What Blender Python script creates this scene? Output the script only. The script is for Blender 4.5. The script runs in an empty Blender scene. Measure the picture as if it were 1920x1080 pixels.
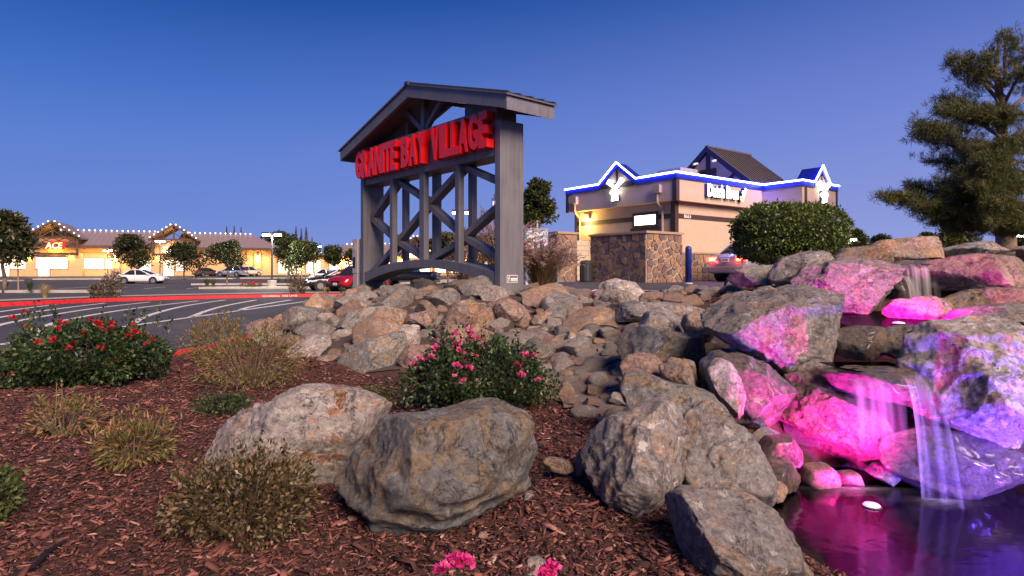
import bpy, bmesh, math, random
import numpy as np
from mathutils import Vector, Matrix, noise as mnoise
R = math.radians
random.seed(7); rng = np.random.default_rng(11)
S = bpy.context.scene
COL = S.collection
# ------------------------------------------------------------------ camera
F = 1150.0; HZ = 510.0; CZ = 1.25
cam = bpy.data.objects.new('camera', bpy.data.cameras.new('camera')); COL.objects.link(cam); S.camera = cam
cam.location = (0, 0, CZ); cam.rotation_euler = (R(90), 0, 0)
cam.data.sensor_width = 36; cam.data.lens = F/1920*36; cam.data.shift_y = -(540-HZ)/1920
cam.data.clip_start = 0.05; cam.data.clip_end = 6000
# ------------------------------------------------------------------ exposure
S.view_settings.view_transform = 'Standard'; S.view_settings.look = 'None'
S.view_settings.gamma = 1; S.view_settings.use_curve_mapping = False
S.view_settings.exposure = 0.6
try:
    S.cycles.max_bounces = 6; S.cycles.transparent_max_bounces = 12
    S.cycles.diffuse_bounces = 3; S.cycles.glossy_bounces = 3; S.cycles.transmission_bounces = 4
    S.cycles.sample_clamp_indirect = 4; S.cycles.caustics_reflective = False; S.cycles.caustics_refractive = False
except Exception: pass
# ------------------------------------------------------------------ dusk sky
def lin(c):
    return tuple((v/255/12.92 if v/255 <= .04045 else ((v/255+.055)/1.055)**2.4) for v in c)
W = bpy.data.worlds.new('World'); S.world = W; W.use_nodes = True
wn = W.node_tree.nodes; wl = W.node_tree.links
tc = wn.new('ShaderNodeTexCoord'); sp = wn.new('ShaderNodeSeparateXYZ'); wl.new(tc.outputs['Generated'], sp.inputs[0])
def sky_ramp(stops):
    r = wn.new('ShaderNodeValToRGB'); e = r.color_ramp.elements
    while len(e) < len(stops): e.new(0.5)
    for k, (p, c) in enumerate(stops):
        e[k].position = p; e[k].color = (*lin(c), 1)
    r.color_ramp.interpolation = 'EASE' if False else 'LINEAR'
    wl.new(sp.outputs[2], r.inputs[0]); return r
ra = sky_ramp([(0.0, (124,146,216)), (0.09, (106,136,212)), (0.18, (92,128,209)), (0.26, (66,112,198)), (0.40, (6,72,156)), (0.62, (4,44,112)), (1.0, (6,40,104))])
rb = sky_ramp([(0.0, (154,165,222)), (0.09, (139,153,218)), (0.18, (124,142,215)), (0.26, (110,130,208)), (0.40, (62,98,178)), (0.62, (24,58,130)), (1.0, (8,42,108))])
mr = wn.new('ShaderNodeMapRange'); mr.interpolation_type = 'SMOOTHSTEP'; mr.inputs[1].default_value = -0.8; mr.inputs[2].default_value = 0.8
wl.new(sp.outputs[0], mr.inputs[0])
mx = wn.new('ShaderNodeMix'); mx.data_type = 'RGBA'
wl.new(mr.outputs[0], mx.inputs[0]); wl.new(ra.outputs[0], mx.inputs[6]); wl.new(rb.outputs[0], mx.inputs[7])
wl.new(mx.outputs[2], wn['Background'].inputs[0]); wn['Background'].inputs[1].default_value = 0.66
# ------------------------------------------------------------------ afterglow (sun already down behind the camera, to the right)
sd = bpy.data.lights.new('sun', 'SUN'); sun = bpy.data.objects.new('sun', sd); COL.objects.link(sun)
sd.energy = 4.3; sd.angle = R(32); sd.color = (1.0, 0.73, 0.57)
_d = Vector((-0.42, 0.72, -0.55)); sun.rotation_euler = _d.to_track_quat('-Z', 'Y').to_euler()

# ================================================================== helpers
def PX(px, py, Y):
    """photo pixel + distance along the view -> world point"""
    return Vector(((px-960)/F*Y, Y, CZ+(HZ-py)/F*Y))
def tag(o, label=None, cat=None, group=None, kind=None):
    if label: o['label'] = label
    if cat: o['category'] = cat
    if group: o['group'] = group
    if kind: o['kind'] = kind
    return o
def empty(name, loc=(0,0,0), rz=0.0):
    o = bpy.data.objects.new(name, None); COL.objects.link(o); o.location = loc; o.rotation_euler = (0,0,rz)
    o.empty_display_size = 0.1
    return o
def thing(name, label, cat, loc=(0,0,0), rz=0.0, group=None):
    return tag(empty(name, loc, rz), label, cat, group)
def link(name, me, mat, parent=None):
    o = bpy.data.objects.new(name, me); COL.objects.link(o)
    if mat is not None and len(me.materials) == 0: me.materials.append(mat)
    if parent is not None: o.parent = parent
    return o
def npmesh(name, V, Fc, rnd=None, smooth=False):
    """V (n,3) ; Fc (m,k) all faces with k corners"""
    V = np.asarray(V, np.float32); Fc = np.asarray(Fc, np.int32)
    me = bpy.data.meshes.new(name); m, k = Fc.shape
    me.vertices.add(len(V)); me.vertices.foreach_set('co', V.ravel())
    me.loops.add(m*k); me.loops.foreach_set('vertex_index', Fc.ravel())
    me.polygons.add(m); me.polygons.foreach_set('loop_start', np.arange(0, m*k, k, dtype=np.int32))
    try: me.polygons.foreach_set('loop_total', np.full(m, k, np.int32))
    except Exception: pass
    if smooth: me.polygons.foreach_set('use_smooth', np.ones(m, bool))
    if rnd is not None:
        a = me.attributes.new('rnd', 'FLOAT', 'FACE'); a.data.foreach_set('value', np.asarray(rnd, np.float32))
    me.update(calc_edges=True); return me
class MB:
    def __init__(s): s.v = []; s.f = []
    def add(s, vs, fs):
        b = len(s.v); s.v += [tuple(v) for v in vs]; s.f += [tuple(i+b for i in f) for f in fs]; return s
    def box(s, x0, x1, y0, y1, z0, z1):
        return s.add([(x0,y0,z0),(x1,y0,z0),(x1,y1,z0),(x0,y1,z0),(x0,y0,z1),(x1,y0,z1),(x1,y1,z1),(x0,y1,z1)],
                     [(0,3,2,1),(4,5,6,7),(0,1,5,4),(1,2,6,5),(2,3,7,6),(3,0,4,7)])
    def prism(s, poly, fn, d0, d1):
        """2-D polygon extruded; fn(u,v,d)->xyz"""
        n = len(poly)
        vs = [fn(u,v,d0) for u,v in poly] + [fn(u,v,d1) for u,v in poly]
        return s.add(vs, [tuple(range(n-1,-1,-1)), tuple(range(n,2*n))] + [(i,(i+1)%n,n+(i+1)%n,n+i) for i in range(n)])
    def cyl(s, p0, p1, r0, r1=None, n=10, cap=True):
        p0 = Vector(p0); p1 = Vector(p1); r1 = r0 if r1 is None else r1
        d = (p1-p0).normalized(); a = d.orthogonal().normalized(); b = d.cross(a)
        vs = []
        for p, r in ((p0,r0),(p1,r1)):
            for i in range(n):
                t = 2*math.pi*i/n; vs.append(p + a*(r*math.cos(t)) + b*(r*math.sin(t)))
        fs = [(i,(i+1)%n,n+(i+1)%n,n+i) for i in range(n)]
        if cap: fs += [tuple(range(n-1,-1,-1)), tuple(range(n,2*n))]
        return s.add(vs, fs)
    def tube(s, pts, rad, n=8):
        for i in range(len(pts)-1):
            r0 = rad[i] if hasattr(rad,'__len__') else rad; r1 = rad[i+1] if hasattr(rad,'__len__') else rad
            s.cyl(pts[i], pts[i+1], r0, r1, n)
        return s
    def beam(s, p0, p1, w, d, up=(0,1,0)):
        """bar from p0 to p1, d thick along `up`, w across"""
        p0 = Vector(p0); p1 = Vector(p1); ax = (p1-p0).normalized(); up = Vector(up)
        b = (up - ax*up.dot(ax)).normalized(); a = ax.cross(b)
        vs = []
        for p in (p0, p1):
            for su, sv in ((-1,-1),(1,-1),(1,1),(-1,1)): vs.append(p + a*(w/2*su) + b*(d/2*sv))
        return s.add(vs, [(3,2,1,0),(4,5,6,7),(0,1,5,4),(1,2,6,5),(2,3,7,6),(3,0,4,7)])
    def lathe(s, prof, c=(0,0,0), n=16):
        cx, cy, cz = c; k = len(prof); vs = []
        for r, z in prof:
            for i in range(n):
                t = 2*math.pi*i/n; vs.append((cx+r*math.cos(t), cy+r*math.sin(t), cz+z))
        fs = [(j*n+i, j*n+(i+1)%n, (j+1)*n+(i+1)%n, (j+1)*n+i) for j in range(k-1) for i in range(n)]
        fs += [tuple(range(n-1,-1,-1)), tuple(range((k-1)*n, k*n))]
        return s.add(vs, fs)
    def mesh(s, name, smooth=False, bevel=0.0):
        me = bpy.data.meshes.new(name); me.from_pydata(s.v, [], s.f)
        bm = bmesh.new(); bm.from_mesh(me)
        bmesh.ops.recalc_face_normals(bm, faces=bm.faces)
        if bevel > 0:
            bmesh.ops.bevel(bm, geom=[e for e in bm.edges if len(e.link_faces)==2 and e.calc_face_angle(0) > 0.6], offset=bevel, segments=2, affect='EDGES', profile=0.6)
        bm.to_mesh(me); bm.free()
        if smooth:
            me.polygons.foreach_set('use_smooth', [True]*len(me.polygons))
        return me
    def build(s, name, mat, parent=None, smooth=False, bevel=0.0):
        return link(name, s.mesh(name, smooth, bevel), mat, parent)

# ------------------------------------------------------------------ materials
def newmat(name):
    m = bpy.data.materials.new(name); m.use_nodes = True
    nt = m.node_tree; b = nt.nodes['Principled BSDF']; return m, nt, b
def N(nt, typ, **kw):
    n = nt.nodes.new(typ)
    for k, v in kw.items(): setattr(n, k, v)
    return n
def mapping(nt, scale=(1,1,1), coord='Object'):
    t = N(nt, 'ShaderNodeTexCoord'); mp = N(nt, 'ShaderNodeMapping'); mp.inputs['Scale'].default_value = scale
    nt.links.new(t.outputs[coord], mp.inputs[0]); return mp.outputs[0]
def tnoise(nt, vec, scale, detail=6, rough=.6, dist=0.0):
    n = N(nt, 'ShaderNodeTexNoise'); n.inputs['Scale'].default_value = scale; n.inputs['Detail'].default_value = detail
    n.inputs['Roughness'].default_value = rough; n.inputs['Distortion'].default_value = dist
    if vec is not None: nt.links.new(vec, n.inputs['Vector'])
    return n
def ramp(nt, fac, stops, interp='LINEAR'):
    r = N(nt, 'ShaderNodeValToRGB'); e = r.color_ramp.elements; r.color_ramp.interpolation = interp
    while len(e) < len(stops): e.new(.5)
    for k, (p, c) in enumerate(stops):
        e[k].position = p; e[k].color = (*c, 1) if len(c) == 3 else c
    nt.links.new(fac, r.inputs[0]); return r.outputs[0]
def mixc(nt, fac, a, b, mode='MIX'):
    m = N(nt, 'ShaderNodeMix', data_type='RGBA', blend_type=mode)
    for sock, v in ((m.inputs[0],fac),(m.inputs[6],a),(m.inputs[7],b)):
        if hasattr(v, 'is_output') or isinstance(v, bpy.types.NodeSocket): nt.links.new(v, sock)
        elif isinstance(v, (int, float)): sock.default_value = v
        else: sock.default_value = (*v, 1)
    return m.outputs[2]
def bump(nt, b, h, strength=.3, dist=.02):
    n = N(nt, 'ShaderNodeBump'); n.inputs['Strength'].default_value = strength; n.inputs['Distance'].default_value = dist
    nt.links.new(h, n.inputs['Height']); nt.links.new(n.outputs[0], b.inputs['Normal'])
def plain(name, col, rough=.6, metal=0.0, var=.12, scale=3.0, bmp=0.0, bscale=60, coat=0.0, coord='Object'):
    m, nt, b = newmat(name); v = mapping(nt, coord=coord)
    n = tnoise(nt, v, scale, 8, .65)
    lo = tuple(c*(1-var) for c in col); hi = tuple(min(1, c*(1+var)) for c in col)
    nt.links.new(ramp(nt, n.outputs[0], [(.3, lo), (.7, hi)]), b.inputs['Base Color'])
    b.inputs['Roughness'].default_value = rough; b.inputs['Metallic'].default_value = metal
    if coat: b.inputs['Coat Weight'].default_value = coat; b.inputs['Coat Roughness'].default_value = .08
    if bmp: bump(nt, b, tnoise(nt, v, bscale, 5).outputs[0], bmp, .01)
    return m
def glow(name, col, strength, base=(.8,.8,.8)):
    m, nt, b = newmat(name); b.inputs['Base Color'].default_value = (*base, 1)
    b.inputs['Emission Color'].default_value = (*col, 1); b.inputs['Emission Strength'].default_value = strength
    return m
def leafmat(name, stops, rough=.5, trans=.25):
    m, nt, b = newmat(name); a = N(nt, 'ShaderNodeAttribute', attribute_name='rnd')
    c = ramp(nt, a.outputs['Fac'], stops)
    nt.links.new(c, b.inputs['Base Color']); b.inputs['Roughness'].default_value = rough
    tr = N(nt, 'ShaderNodeBsdfTranslucent'); nt.links.new(c, tr.inputs[0])
    ms = N(nt, 'ShaderNodeMixShader'); ms.inputs[0].default_value = trans
    nt.links.new(b.outputs[0], ms.inputs[1]); nt.links.new(tr.outputs[0], ms.inputs[2])
    nt.links.new(ms.outputs[0], nt.nodes['Material Output'].inputs[0]); return m
def rockmat(name, base, warm, dark, lichen, wlev=.55, llev=.62, rough=.85, wet=0.0):
    m, nt, b = newmat(name); t = N(nt, 'ShaderNodeTexCoord'); oi = N(nt, 'ShaderNodeObjectInfo')
    ad = N(nt, 'ShaderNodeVectorMath', operation='ADD'); sc = N(nt, 'ShaderNodeVectorMath', operation='SCALE'); sc.inputs['Scale'].default_value = 37.0
    cb = N(nt, 'ShaderNodeCombineXYZ')
    for i in range(3): nt.links.new(oi.outputs['Random'], cb.inputs[i])
    nt.links.new(cb.outputs[0], sc.inputs[0]); nt.links.new(t.outputs['Object'], ad.inputs[0]); nt.links.new(sc.outputs[0], ad.inputs[1])
    v = ad.outputs[0]
    n1 = tnoise(nt, v, 2.6, 10, .68, .6); n2 = tnoise(nt, v, 5.5, 10, .7, 1.2); n3 = tnoise(nt, v, 34, 10, .82); n4 = tnoise(nt, v, 11, 9, .72, .4)
    c = ramp(nt, n1.outputs[0], [(.32, dark), (.45, base), (.55, tuple(x*.8 for x in base)), (.66, tuple(min(1, x*1.6) for x in base))])
    wf = ramp(nt, n2.outputs[0], [(wlev-.05, (0,0,0)), (wlev+.07, (.95,.95,.95))])
    c = mixc(nt, wf, c, warm)
    sp_ = ramp(nt, n3.outputs[0], [(.37, (.22,.21,.22)), (.48, (.82,.82,.82)), (.56, (1.12,1.1,1.08)), (.66, (1.8,1.78,1.72))])
    c = mixc(nt, .85, c, sp_, 'MULTIPLY')
    lf = ramp(nt, n4.outputs[0], [(llev, (0,0,0)), (llev+.04, (1,1,1))])
    c = mixc(nt, lf, c, lichen)
    # dark fissures
    vo = N(nt, 'ShaderNodeTexVoronoi', feature='DISTANCE_TO_EDGE'); vo.inputs['Scale'].default_value = 3.2
    dv = N(nt, 'ShaderNodeVectorMath', operation='ADD'); dsc = N(nt, 'ShaderNodeVectorMath', operation='SCALE'); dsc.inputs['Scale'].default_value = .55
    nt.links.new(n2.outputs[1], dsc.inputs[0]); nt.links.new(v, dv.inputs[0]); nt.links.new(dsc.outputs[0], dv.inputs[1]); nt.links.new(dv.outputs[0], vo.inputs['Vector'])
    ck = ramp(nt, vo.outputs['Distance'], [(0.0, (.35,.32,.3)), (.022, (1,1,1))])
    c = mixc(nt, .8, c, ck, 'MULTIPLY')
    hs = N(nt, 'ShaderNodeHueSaturation'); mrr = N(nt, 'ShaderNodeMapRange'); mrr.inputs[3].default_value = .8; mrr.inputs[4].default_value = 1.2
    nt.links.new(oi.outputs['Random'], mrr.inputs[0]); nt.links.new(mrr.outputs[0], hs.inputs['Value']); nt.links.new(c, hs.inputs['Color'])
    nt.links.new(hs.outputs[0], b.inputs['Base Color'])
    b.inputs['Roughness'].default_value = rough
    if wet: b.inputs['Coat Weight'].default_value = wet; b.inputs['Coat Roughness'].default_value = .15
    h = N(nt, 'ShaderNodeMath', operation='ADD'); nt.links.new(n3.outputs[0], h.inputs[0]); nt.links.new(n4.outputs[0], h.inputs[1])
    h2 = N(nt, 'ShaderNodeMath', operation='MULTIPLY_ADD'); nt.links.new(ck, h2.inputs[0]); h2.inputs[1].default_value = .5; nt.links.new(h.outputs[0], h2.inputs[2])
    bump(nt, b, h2.outputs[0], .95, .035)
    return m
ROCK = [
 rockmat('rock_grey', (.37,.355,.35), (.46,.33,.24), (.14,.14,.15), (.68,.66,.62), .55, .60),
 rockmat('rock_tan', (.42,.35,.30), (.52,.31,.18), (.17,.15,.14), (.66,.61,.55), .50, .62),
 rockmat('rock_red', (.37,.28,.25), (.48,.31,.23), (.16,.12,.12), (.60,.54,.50), .52, .64),
 rockmat('rock_pale', (.52,.49,.47), (.52,.24,.10), (.20,.19,.20), (.66,.63,.58), .57, .56),
 rockmat('rock_blue', (.31,.32,.32), (.40,.30,.19), (.11,.12,.13), (.56,.55,.52), .53, .64),
 rockmat('rock_wet', (.20,.17,.15), (.32,.21,.14), (.07,.06,.06), (.44,.40,.38), .56, .68, .45, .5),
]
GREY, TAN, RED, PALE, BLUE, WET = range(6)
ASPHALT, _nt, _b = newmat('asphalt'); _v = mapping(_nt); _n1 = tnoise(_nt, _v, .22, 8, .7, .8); _n2 = tnoise(_nt, _v, 45, 4, .8); _n3 = tnoise(_nt, _v, 1.1, 7, .75)
_c = ramp(_nt, _n1.outputs[0], [(.35, (.036,.037,.043)), (.52, (.055,.056,.063)), (.66, (.082,.080,.082))]); _c = mixc(_nt, .6, _c, ramp(_nt, _n3.outputs[0], [(.30, (.35,.35,.35)), (.44, (1,1,1)), (.7, (1.25,1.25,1.25))]), 'MULTIPLY')
_c = mixc(_nt, .6, _c, ramp(_nt, _n2.outputs[0], [(.35, (.6,.6,.6)), (.65, (1.5,1.5,1.5))]), 'MULTIPLY'); _nt.links.new(_c, _b.inputs['Base Color']); _b.inputs['Roughness'].default_value = .8; bump(_nt, _b, _n2.outputs[0], .3, .01)
CONC = plain('concrete', (.42,.39,.35), .85, var=.15, scale=2, bmp=.2)
PAINTW = plain('road_paint', (.66,.66,.65), .6, var=.3, scale=6)
REDK = plain('red_kerb_paint', (.60,.02,.025), .55, var=.38, scale=7)
SOIL = plain('mulch_soil', (.065,.030,.024), .95, var=.5, scale=14, bmp=.8, bscale=45)
BARK = leafmat('bark_chips', [(0,(.022,.009,.009)), (.30,(.075,.028,.026)), (.60,(.185,.066,.052)), (.86,(.33,.15,.12)), (1,(.48,.35,.31))], .85, 0.0)
WOOD = plain('tree_bark', (.16,.12,.09), .9, var=.4, scale=12, bmp=.5, bscale=30)
STAKE = plain('stake_wood', (.34,.23,.15), .85, var=.25, scale=8)
METALG, _nt, _b = newmat('painted_steel'); _v = mapping(_nt, (1,1,1)); _v2 = mapping(_nt, (16,16,.9))
_n1 = tnoise(_nt, _v, 1.8, 8, .65); _n2 = tnoise(_nt, _v2, 1.0, 6, .7); _n3 = tnoise(_nt, _v, 38, 6, .8)
_c = ramp(_nt, _n1.outputs[0], [(.3, (.125,.126,.142)), (.7, (.175,.175,.19))]); _c = mixc(_nt, .55, _c, ramp(_nt, _n2.outputs[0], [(.34, (.55,.53,.52)), (.5, (1,1,1)), (.72, (1.18,1.17,1.16))]), 'MULTIPLY')
_c = mixc(_nt, .5, _c, ramp(_nt, _n3.outputs[0], [(.30, (.55,.55,.55)), (.42, (1,1,1))]), 'MULTIPLY'); _nt.links.new(_c, _b.inputs['Base Color']); _b.inputs['Roughness'].default_value = .5; bump(_nt, _b, _n3.outputs[0], .08, .01)
METALD = plain('dark_metal', (.05,.05,.055), .45, var=.2)
BLACKM = plain('black_plastic', (.015,.015,.016), .5, var=.2)
RUBBER = plain('rubber', (.018,.018,.019), .85)
RIM = plain('alloy', (.55,.55,.57), .3, .9)
GLASSD = plain('dark_glass', (.02,.025,.035), .06, var=.05)
WHITE = plain('white_print', (.8,.8,.8), .6, var=.03)
# ================================================================== terrain
def sstep(a, b, x):
    t = np.clip((np.asarray(x, float)-a)/(b-a), 0, 1); return t*t*(3-2*t)
def lot_z(x, y):
    x = np.asarray(x, float); y = np.asarray(y, float)
    hy = np.interp(y, [0, 10, 13, 20, 60], [.48, .50, .55, .90, .90])
    return hy*sstep(-4.6, 1.0, x)*(1-.45*sstep(60, 90, y)) + np.clip(y-55, 0, 85)*.0105*(1-.6*sstep(-20, 10, x))
def in_poly(poly, x, y):
    x = np.asarray(x, float); y = np.asarray(y, float); c = np.zeros(x.shape, bool); n = len(poly)
    for i in range(n):
        x0, y0 = poly[i]; x1, y1 = poly[(i+1) % n]
        if y0 == y1: continue
        m = ((y0 > y) != (y1 > y)) & (x < (x1-x0)*(y-y0)/(y1-y0)+x0); c ^= m
    return c
def poly_dist(poly, x, y, closed=True):
    d = np.full(np.shape(x), 1e9); n = len(poly)
    for i in range(n if closed else n-1):
        a = np.array(poly[i]); b = np.array(poly[(i+1) % n]); ab = b-a
        t = np.clip(((x-a[0])*ab[0]+(y-a[1])*ab[1])/(ab@ab), 0, 1)
        d = np.minimum(d, np.hypot(x-a[0]-t*ab[0], y-a[1]-t*ab[1]))
    return d
def smooth_line(pts, n=6):
    out = []; P = [np.array(p, float) for p in pts]
    for i in range(len(P)-1):
        p0 = P[max(i-1, 0)]; p1 = P[i]; p2 = P[i+1]; p3 = P[min(i+2, len(P)-1)]
        for k in range(n):
            t = k/n; out.append(.5*((2*p1)+(-p0+p2)*t+(2*p0-5*p1+4*p2-p3)*t*t+(-p0+3*p1-3*p2+p3)*t**3))
    out.append(P[-1]); return [tuple(p) for p in out]
KERB_A = smooth_line([(-9.5,-1),(-7.5,2.6),(-6.3,5.2),(-5.56,6.66),(-4.75,8.3),(-4.5,10),(-4.8,12.4),(-4.7,14.4),(-3.5,15.9),(-1.6,15.4),(0,13.6),(.6,12.4),(1.1,12.4),(1.6,13.5),(2.0,14.6)])
KERB_B = smooth_line([(2.0,14.6),(3.0,15.2),(4.1,14.7),(5.2,14.4),(7,15.5),(10,17.5),(14,24),(30,33)])
BED = KERB_A + KERB_B[1:] + [(30,-1)]
CP = [(-6,2,.15),(-4,1,.15),(-2,2,.15),(0,1.5,.13),(0,2.4,.14),(.6,2,.10),(-5,5,.15),(-2.5,4,.16),(-1,4.5,.17),(0,4,.17),(.7,3.3,.16),(-4,7,.15),(-2.5,6.2,.17),(-3.8,8.8,.17),(-1.4,6.3,.19),(.2,5.7,.23),(.9,4.5,.22),
 (-3.2,13,.74),(-2,11.8,.82),(-1,10.5,.88),(-.1,9.5,.90),(-1.2,8.2,.60),(-.05,7.9,.62),(-2.7,9.7,.58),(-3.3,11,.55),(-4.2,13.0,.5),(-4.5,11,.2),(-3.2,14.8,.5),(-1.5,14,.68),(.3,12,.72),(.9,9.6,.85),(1.9,9,.88),(1.2,7.2,.62),(1,6,.42),(2,7.3,.78),(1.6,12.6,.68),(3,12,.76),(2.4,10.5,.82),(3,14.4,.78),
 (2.2,5.6,.45),(3,9,.95),(4,8.6,1.15),(6,8.4,1.15),(5,11,.85),(6,13,.82),(9,15,.85),(14,20,.9),(25,25,.9),(8,10,.9),(12,12,.9),(25,12,.9),(9,6,.8),(9,2,.3),(25,2,.3),(1.4,3.4,.05),(5,3,.2),(1.8,4.6,.35),(1.5,2.0,.02)]
_c = np.array(CP)
def _tps(d): 
    d = np.maximum(d, 1e-9); return d*d*np.log(d)
_K = np.zeros((len(_c)+3,)*2); _K[:len(_c),:len(_c)] = _tps(np.hypot(_c[:,None,0]-_c[None,:,0], _c[:,None,1]-_c[None,:,1])) + np.eye(len(_c))*.02
_K[:len(_c),len(_c):] = np.c_[np.ones(len(_c)), _c[:,:2]]; _K[len(_c):,:len(_c)] = _K[:len(_c),len(_c):].T
_w = np.linalg.solve(_K, np.r_[_c[:,2], 0, 0, 0])
POOL_LOW = [(1.42,2.2),(1.35,3.0),(1.48,3.6),(1.65,4.0),(1.9,4.2),(2.9,4.2),(3.6,4.0),(4.4,3.6),(4.6,1.6),(1.6,1.6)]
POOL_UP = [(2.6,4.62),(2.75,5.3),(3.0,6.1),(3.4,6.55),(4.1,6.62),(4.7,6.0),(4.6,5.2),(3.7,4.66),(3.0,4.58)]
WZ_LOW, WZ_UP, WZ_SHELF, WZ_TOP = -.10, .83, .60, 1.31
def bed_z(x, y):
    x = np.asarray(x, float); y = np.asarray(y, float); sh = x.shape
    xf, yf = x.ravel(), y.ravel()
    z = _tps(np.hypot(xf[:,None]-_c[None,:,0], yf[:,None]-_c[None,:,1]))@_w[:len(_c)] + _w[-3] + _w[-2]*xf + _w[-1]*yf
    z = np.clip(z, .0, 1.2)
    # meet the kerb level near the edge
    for pool, zb in ((POOL_LOW, -.42), (POOL_UP, .50)):
        ins = in_poly(pool, xf, yf); d = poly_dist(pool, xf, yf)
        z = np.where(ins, np.minimum(z, zb+ .0*d), z)
        z = np.where(~ins & (d < .45) & (zb < 0), np.minimum(z, zb+.35+(d/.45)*.5), z)
    d = poly_dist(KERB_A+KERB_B[1:], xf, yf, False)
    kz = lot_z(xf, yf)+.12
    t = sstep(0, .55, d); z = kz*(1-t)+z*t
    z += .012*np.sin(xf*7.3+yf*3.1)*np.sin(yf*6.1-xf*2.7)
    return z.reshape(sh)
def bz(x, y): return float(bed_z(np.array([x]), np.array([y]))[0])
def grid_mesh(name, xs, ys, zf, mask=None, smooth=True):
    Xg, Yg = np.meshgrid(xs, ys); Z = zf(Xg, Yg); nx = len(xs)
    V = np.c_[Xg.ravel(), Yg.ravel(), Z.ravel()]
    j, i = np.meshgrid(np.arange(len(ys)-1), np.arange(nx-1), indexing='ij'); a = (j*nx+i).ravel()
    Fq = np.c_[a, a+1, a+nx+1, a+nx]
    if mask is not None:
        cx = V[Fq].mean(1); Fq = Fq[mask(cx[:,0], cx[:,1])]
    used = np.unique(Fq); rm = np.full(len(V), -1); rm[used] = np.arange(len(used))
    return npmesh(name, V[used], rm[Fq], None, smooth)
def _ground(x, y):
    z = lot_z(x, y); ins = in_poly(BED, x, y); d = poly_dist(BED, x, y)
    return np.where(ins, z-1.6*sstep(.25, .9, d), z)
_xs = np.unique(np.r_[np.linspace(-2500,-150,12), np.arange(-150,-30,6), np.arange(-30,-12,1), np.arange(-12,10,.5), np.arange(10,40,1.), np.arange(40,160,8), np.linspace(160,2500,12)])
_ys = np.unique(np.r_[np.linspace(-300,-10,6), np.arange(-10,20,.5), np.arange(20,45,1.), np.arange(45,160,5), np.linspace(160,3500,14)])
tag(link('ground', grid_mesh('ground', _xs, _ys, _ground), ASPHALT), kind='structure')
_bx = np.unique(np.r_[np.arange(-9.6,6,.12), np.arange(6,30.1,.5)]); _by = np.r_[np.arange(-1,16.2,.12), np.arange(16.2,33.5,.5)]
bed = tag(link('planting_bed', grid_mesh('planting_bed', _bx, _by, bed_z, lambda x, y: in_poly(BED, x, y)), SOIL), kind='structure')
def kerb(name, line, zf, mat, w=.16, h=.15, kind='structure'):
    m = MB(); P = [np.array(p) for p in line]; n = len(P); vs = []
    for i, p in enumerate(P):
        t = P[min(i+1, n-1)]-P[max(i-1, 0)]; t = t/np.linalg.norm(t); q = np.array((-t[1], t[0])); z = float(zf(p[0], p[1]))
        for o, zz in ((-w/2-.015, -.25), (-w/2, h-.02), (-w/2+.02, h), (w/2, h), (w/2, -.25)): vs.append((*(p+q*o), z+zz))
    fs = [(i*5+k, i*5+k+1, (i+1)*5+k+1, (i+1)*5+k) for i in range(n-1) for k in range(4)]
    fs += [(0,1,2,3,4), tuple((n-1)*5+k for k in (4,3,2,1,0))]
    return tag(m.add(vs, fs).build(name, mat), kind=kind)
kerb('red_kerb_bed', KERB_A, lot_z, REDK)
kerb('kerb_bed', KERB_B, lot_z, CONC)
FARK = smooth_line([(-30,6),(-22.5,16.5),(-18.6,22.1),(-17.2,25.6),(-14.9,28.2),(-12.8,29.8),(-10.7,30.9),(-8,31.8),(-4,32.4),(1,32.6)])
kerb('red_kerb_fire_lane', FARK, lot_z, REDK)
def ribbon(name, line, w, mat, zoff=.004, zf=lot_z, kind='structure', side=0):
    P = [np.array(p, float) for p in line]; n = len(P); V = []
    for i, p in enumerate(P):
        t = P[min(i+1, n-1)]-P[max(i-1, 0)]; t = t/np.linalg.norm(t); q = np.array((-t[1], t[0]))
        for o in ((-w/2, w/2) if not side else (0, w*side)): 
            a = p+q*o; V.append((a[0], a[1], float(zf(a[0], a[1]))+zoff))
    Fq = [(2*i, 2*i+1, 2*i+3, 2*i+2) for i in range(n-1)]
    return tag(link(name, npmesh(name, V, Fq), mat), kind=kind)
# planted strip and footpath behind the red kerb
ribbon('far_planting_strip', smooth_line([(p[0], p[1]) for p in FARK[::6]], 6), 1.6, SOIL, .13, side=1)
ribbon('footpath', smooth_line([(p[0]-1.25+.0*p[1], p[1]+1.7) for p in FARK[::6]], 6), 1.3, CONC, .135, side=1)
# white lane hatching on the drive
LINES = [[(-8.8,10.5),(-8.85,15.5),(-8.8,20),(-8.75,26.5)],
 [(-8.85,16.9),(-9.9,20),(-10.7,23.2),(-11.4,27.3)], [(-8.85,14.2),(-10.4,17.5),(-12.0,22.5),(-12.8,27.4)],
 [(-8.9,11.6),(-11.2,15.0),(-12.8,20.3),(-13.6,26.6)], [(-9.6,11.2),(-12.1,14.5),(-14.3,20.9),(-15.0,25.4)],
 [(-11.4,12.2),(-13.8,16.2),(-15.4,20.8),(-16.3,24.6)], [(-13.2,13.2),(-15.4,17.6),(-16.9,21.6),(-17.4,23.4)], [(-8.8,19.8),(-9.4,22.2),(-9.9,27.5)],
 [(-8.8,12.5),(-8.0,10.8),(-7.2,8)]]
for ln in LINES: ribbon('lane_marking', smooth_line(ln, 6), .18, PAINTW, .005)
for k in range(7): ribbon('bay_marking', [(-34+k*3.2, 46), (-35.2+k*3.2, 51)], .18, PAINTW, .005)
ribbon('bay_marking', [(1.6,15.5),(3.4,19.2)], .1, PAINTW, .006); ribbon('bay_marking', [(-.4,16.6),(1.5,20)], .1, PAINTW, .006)
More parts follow.
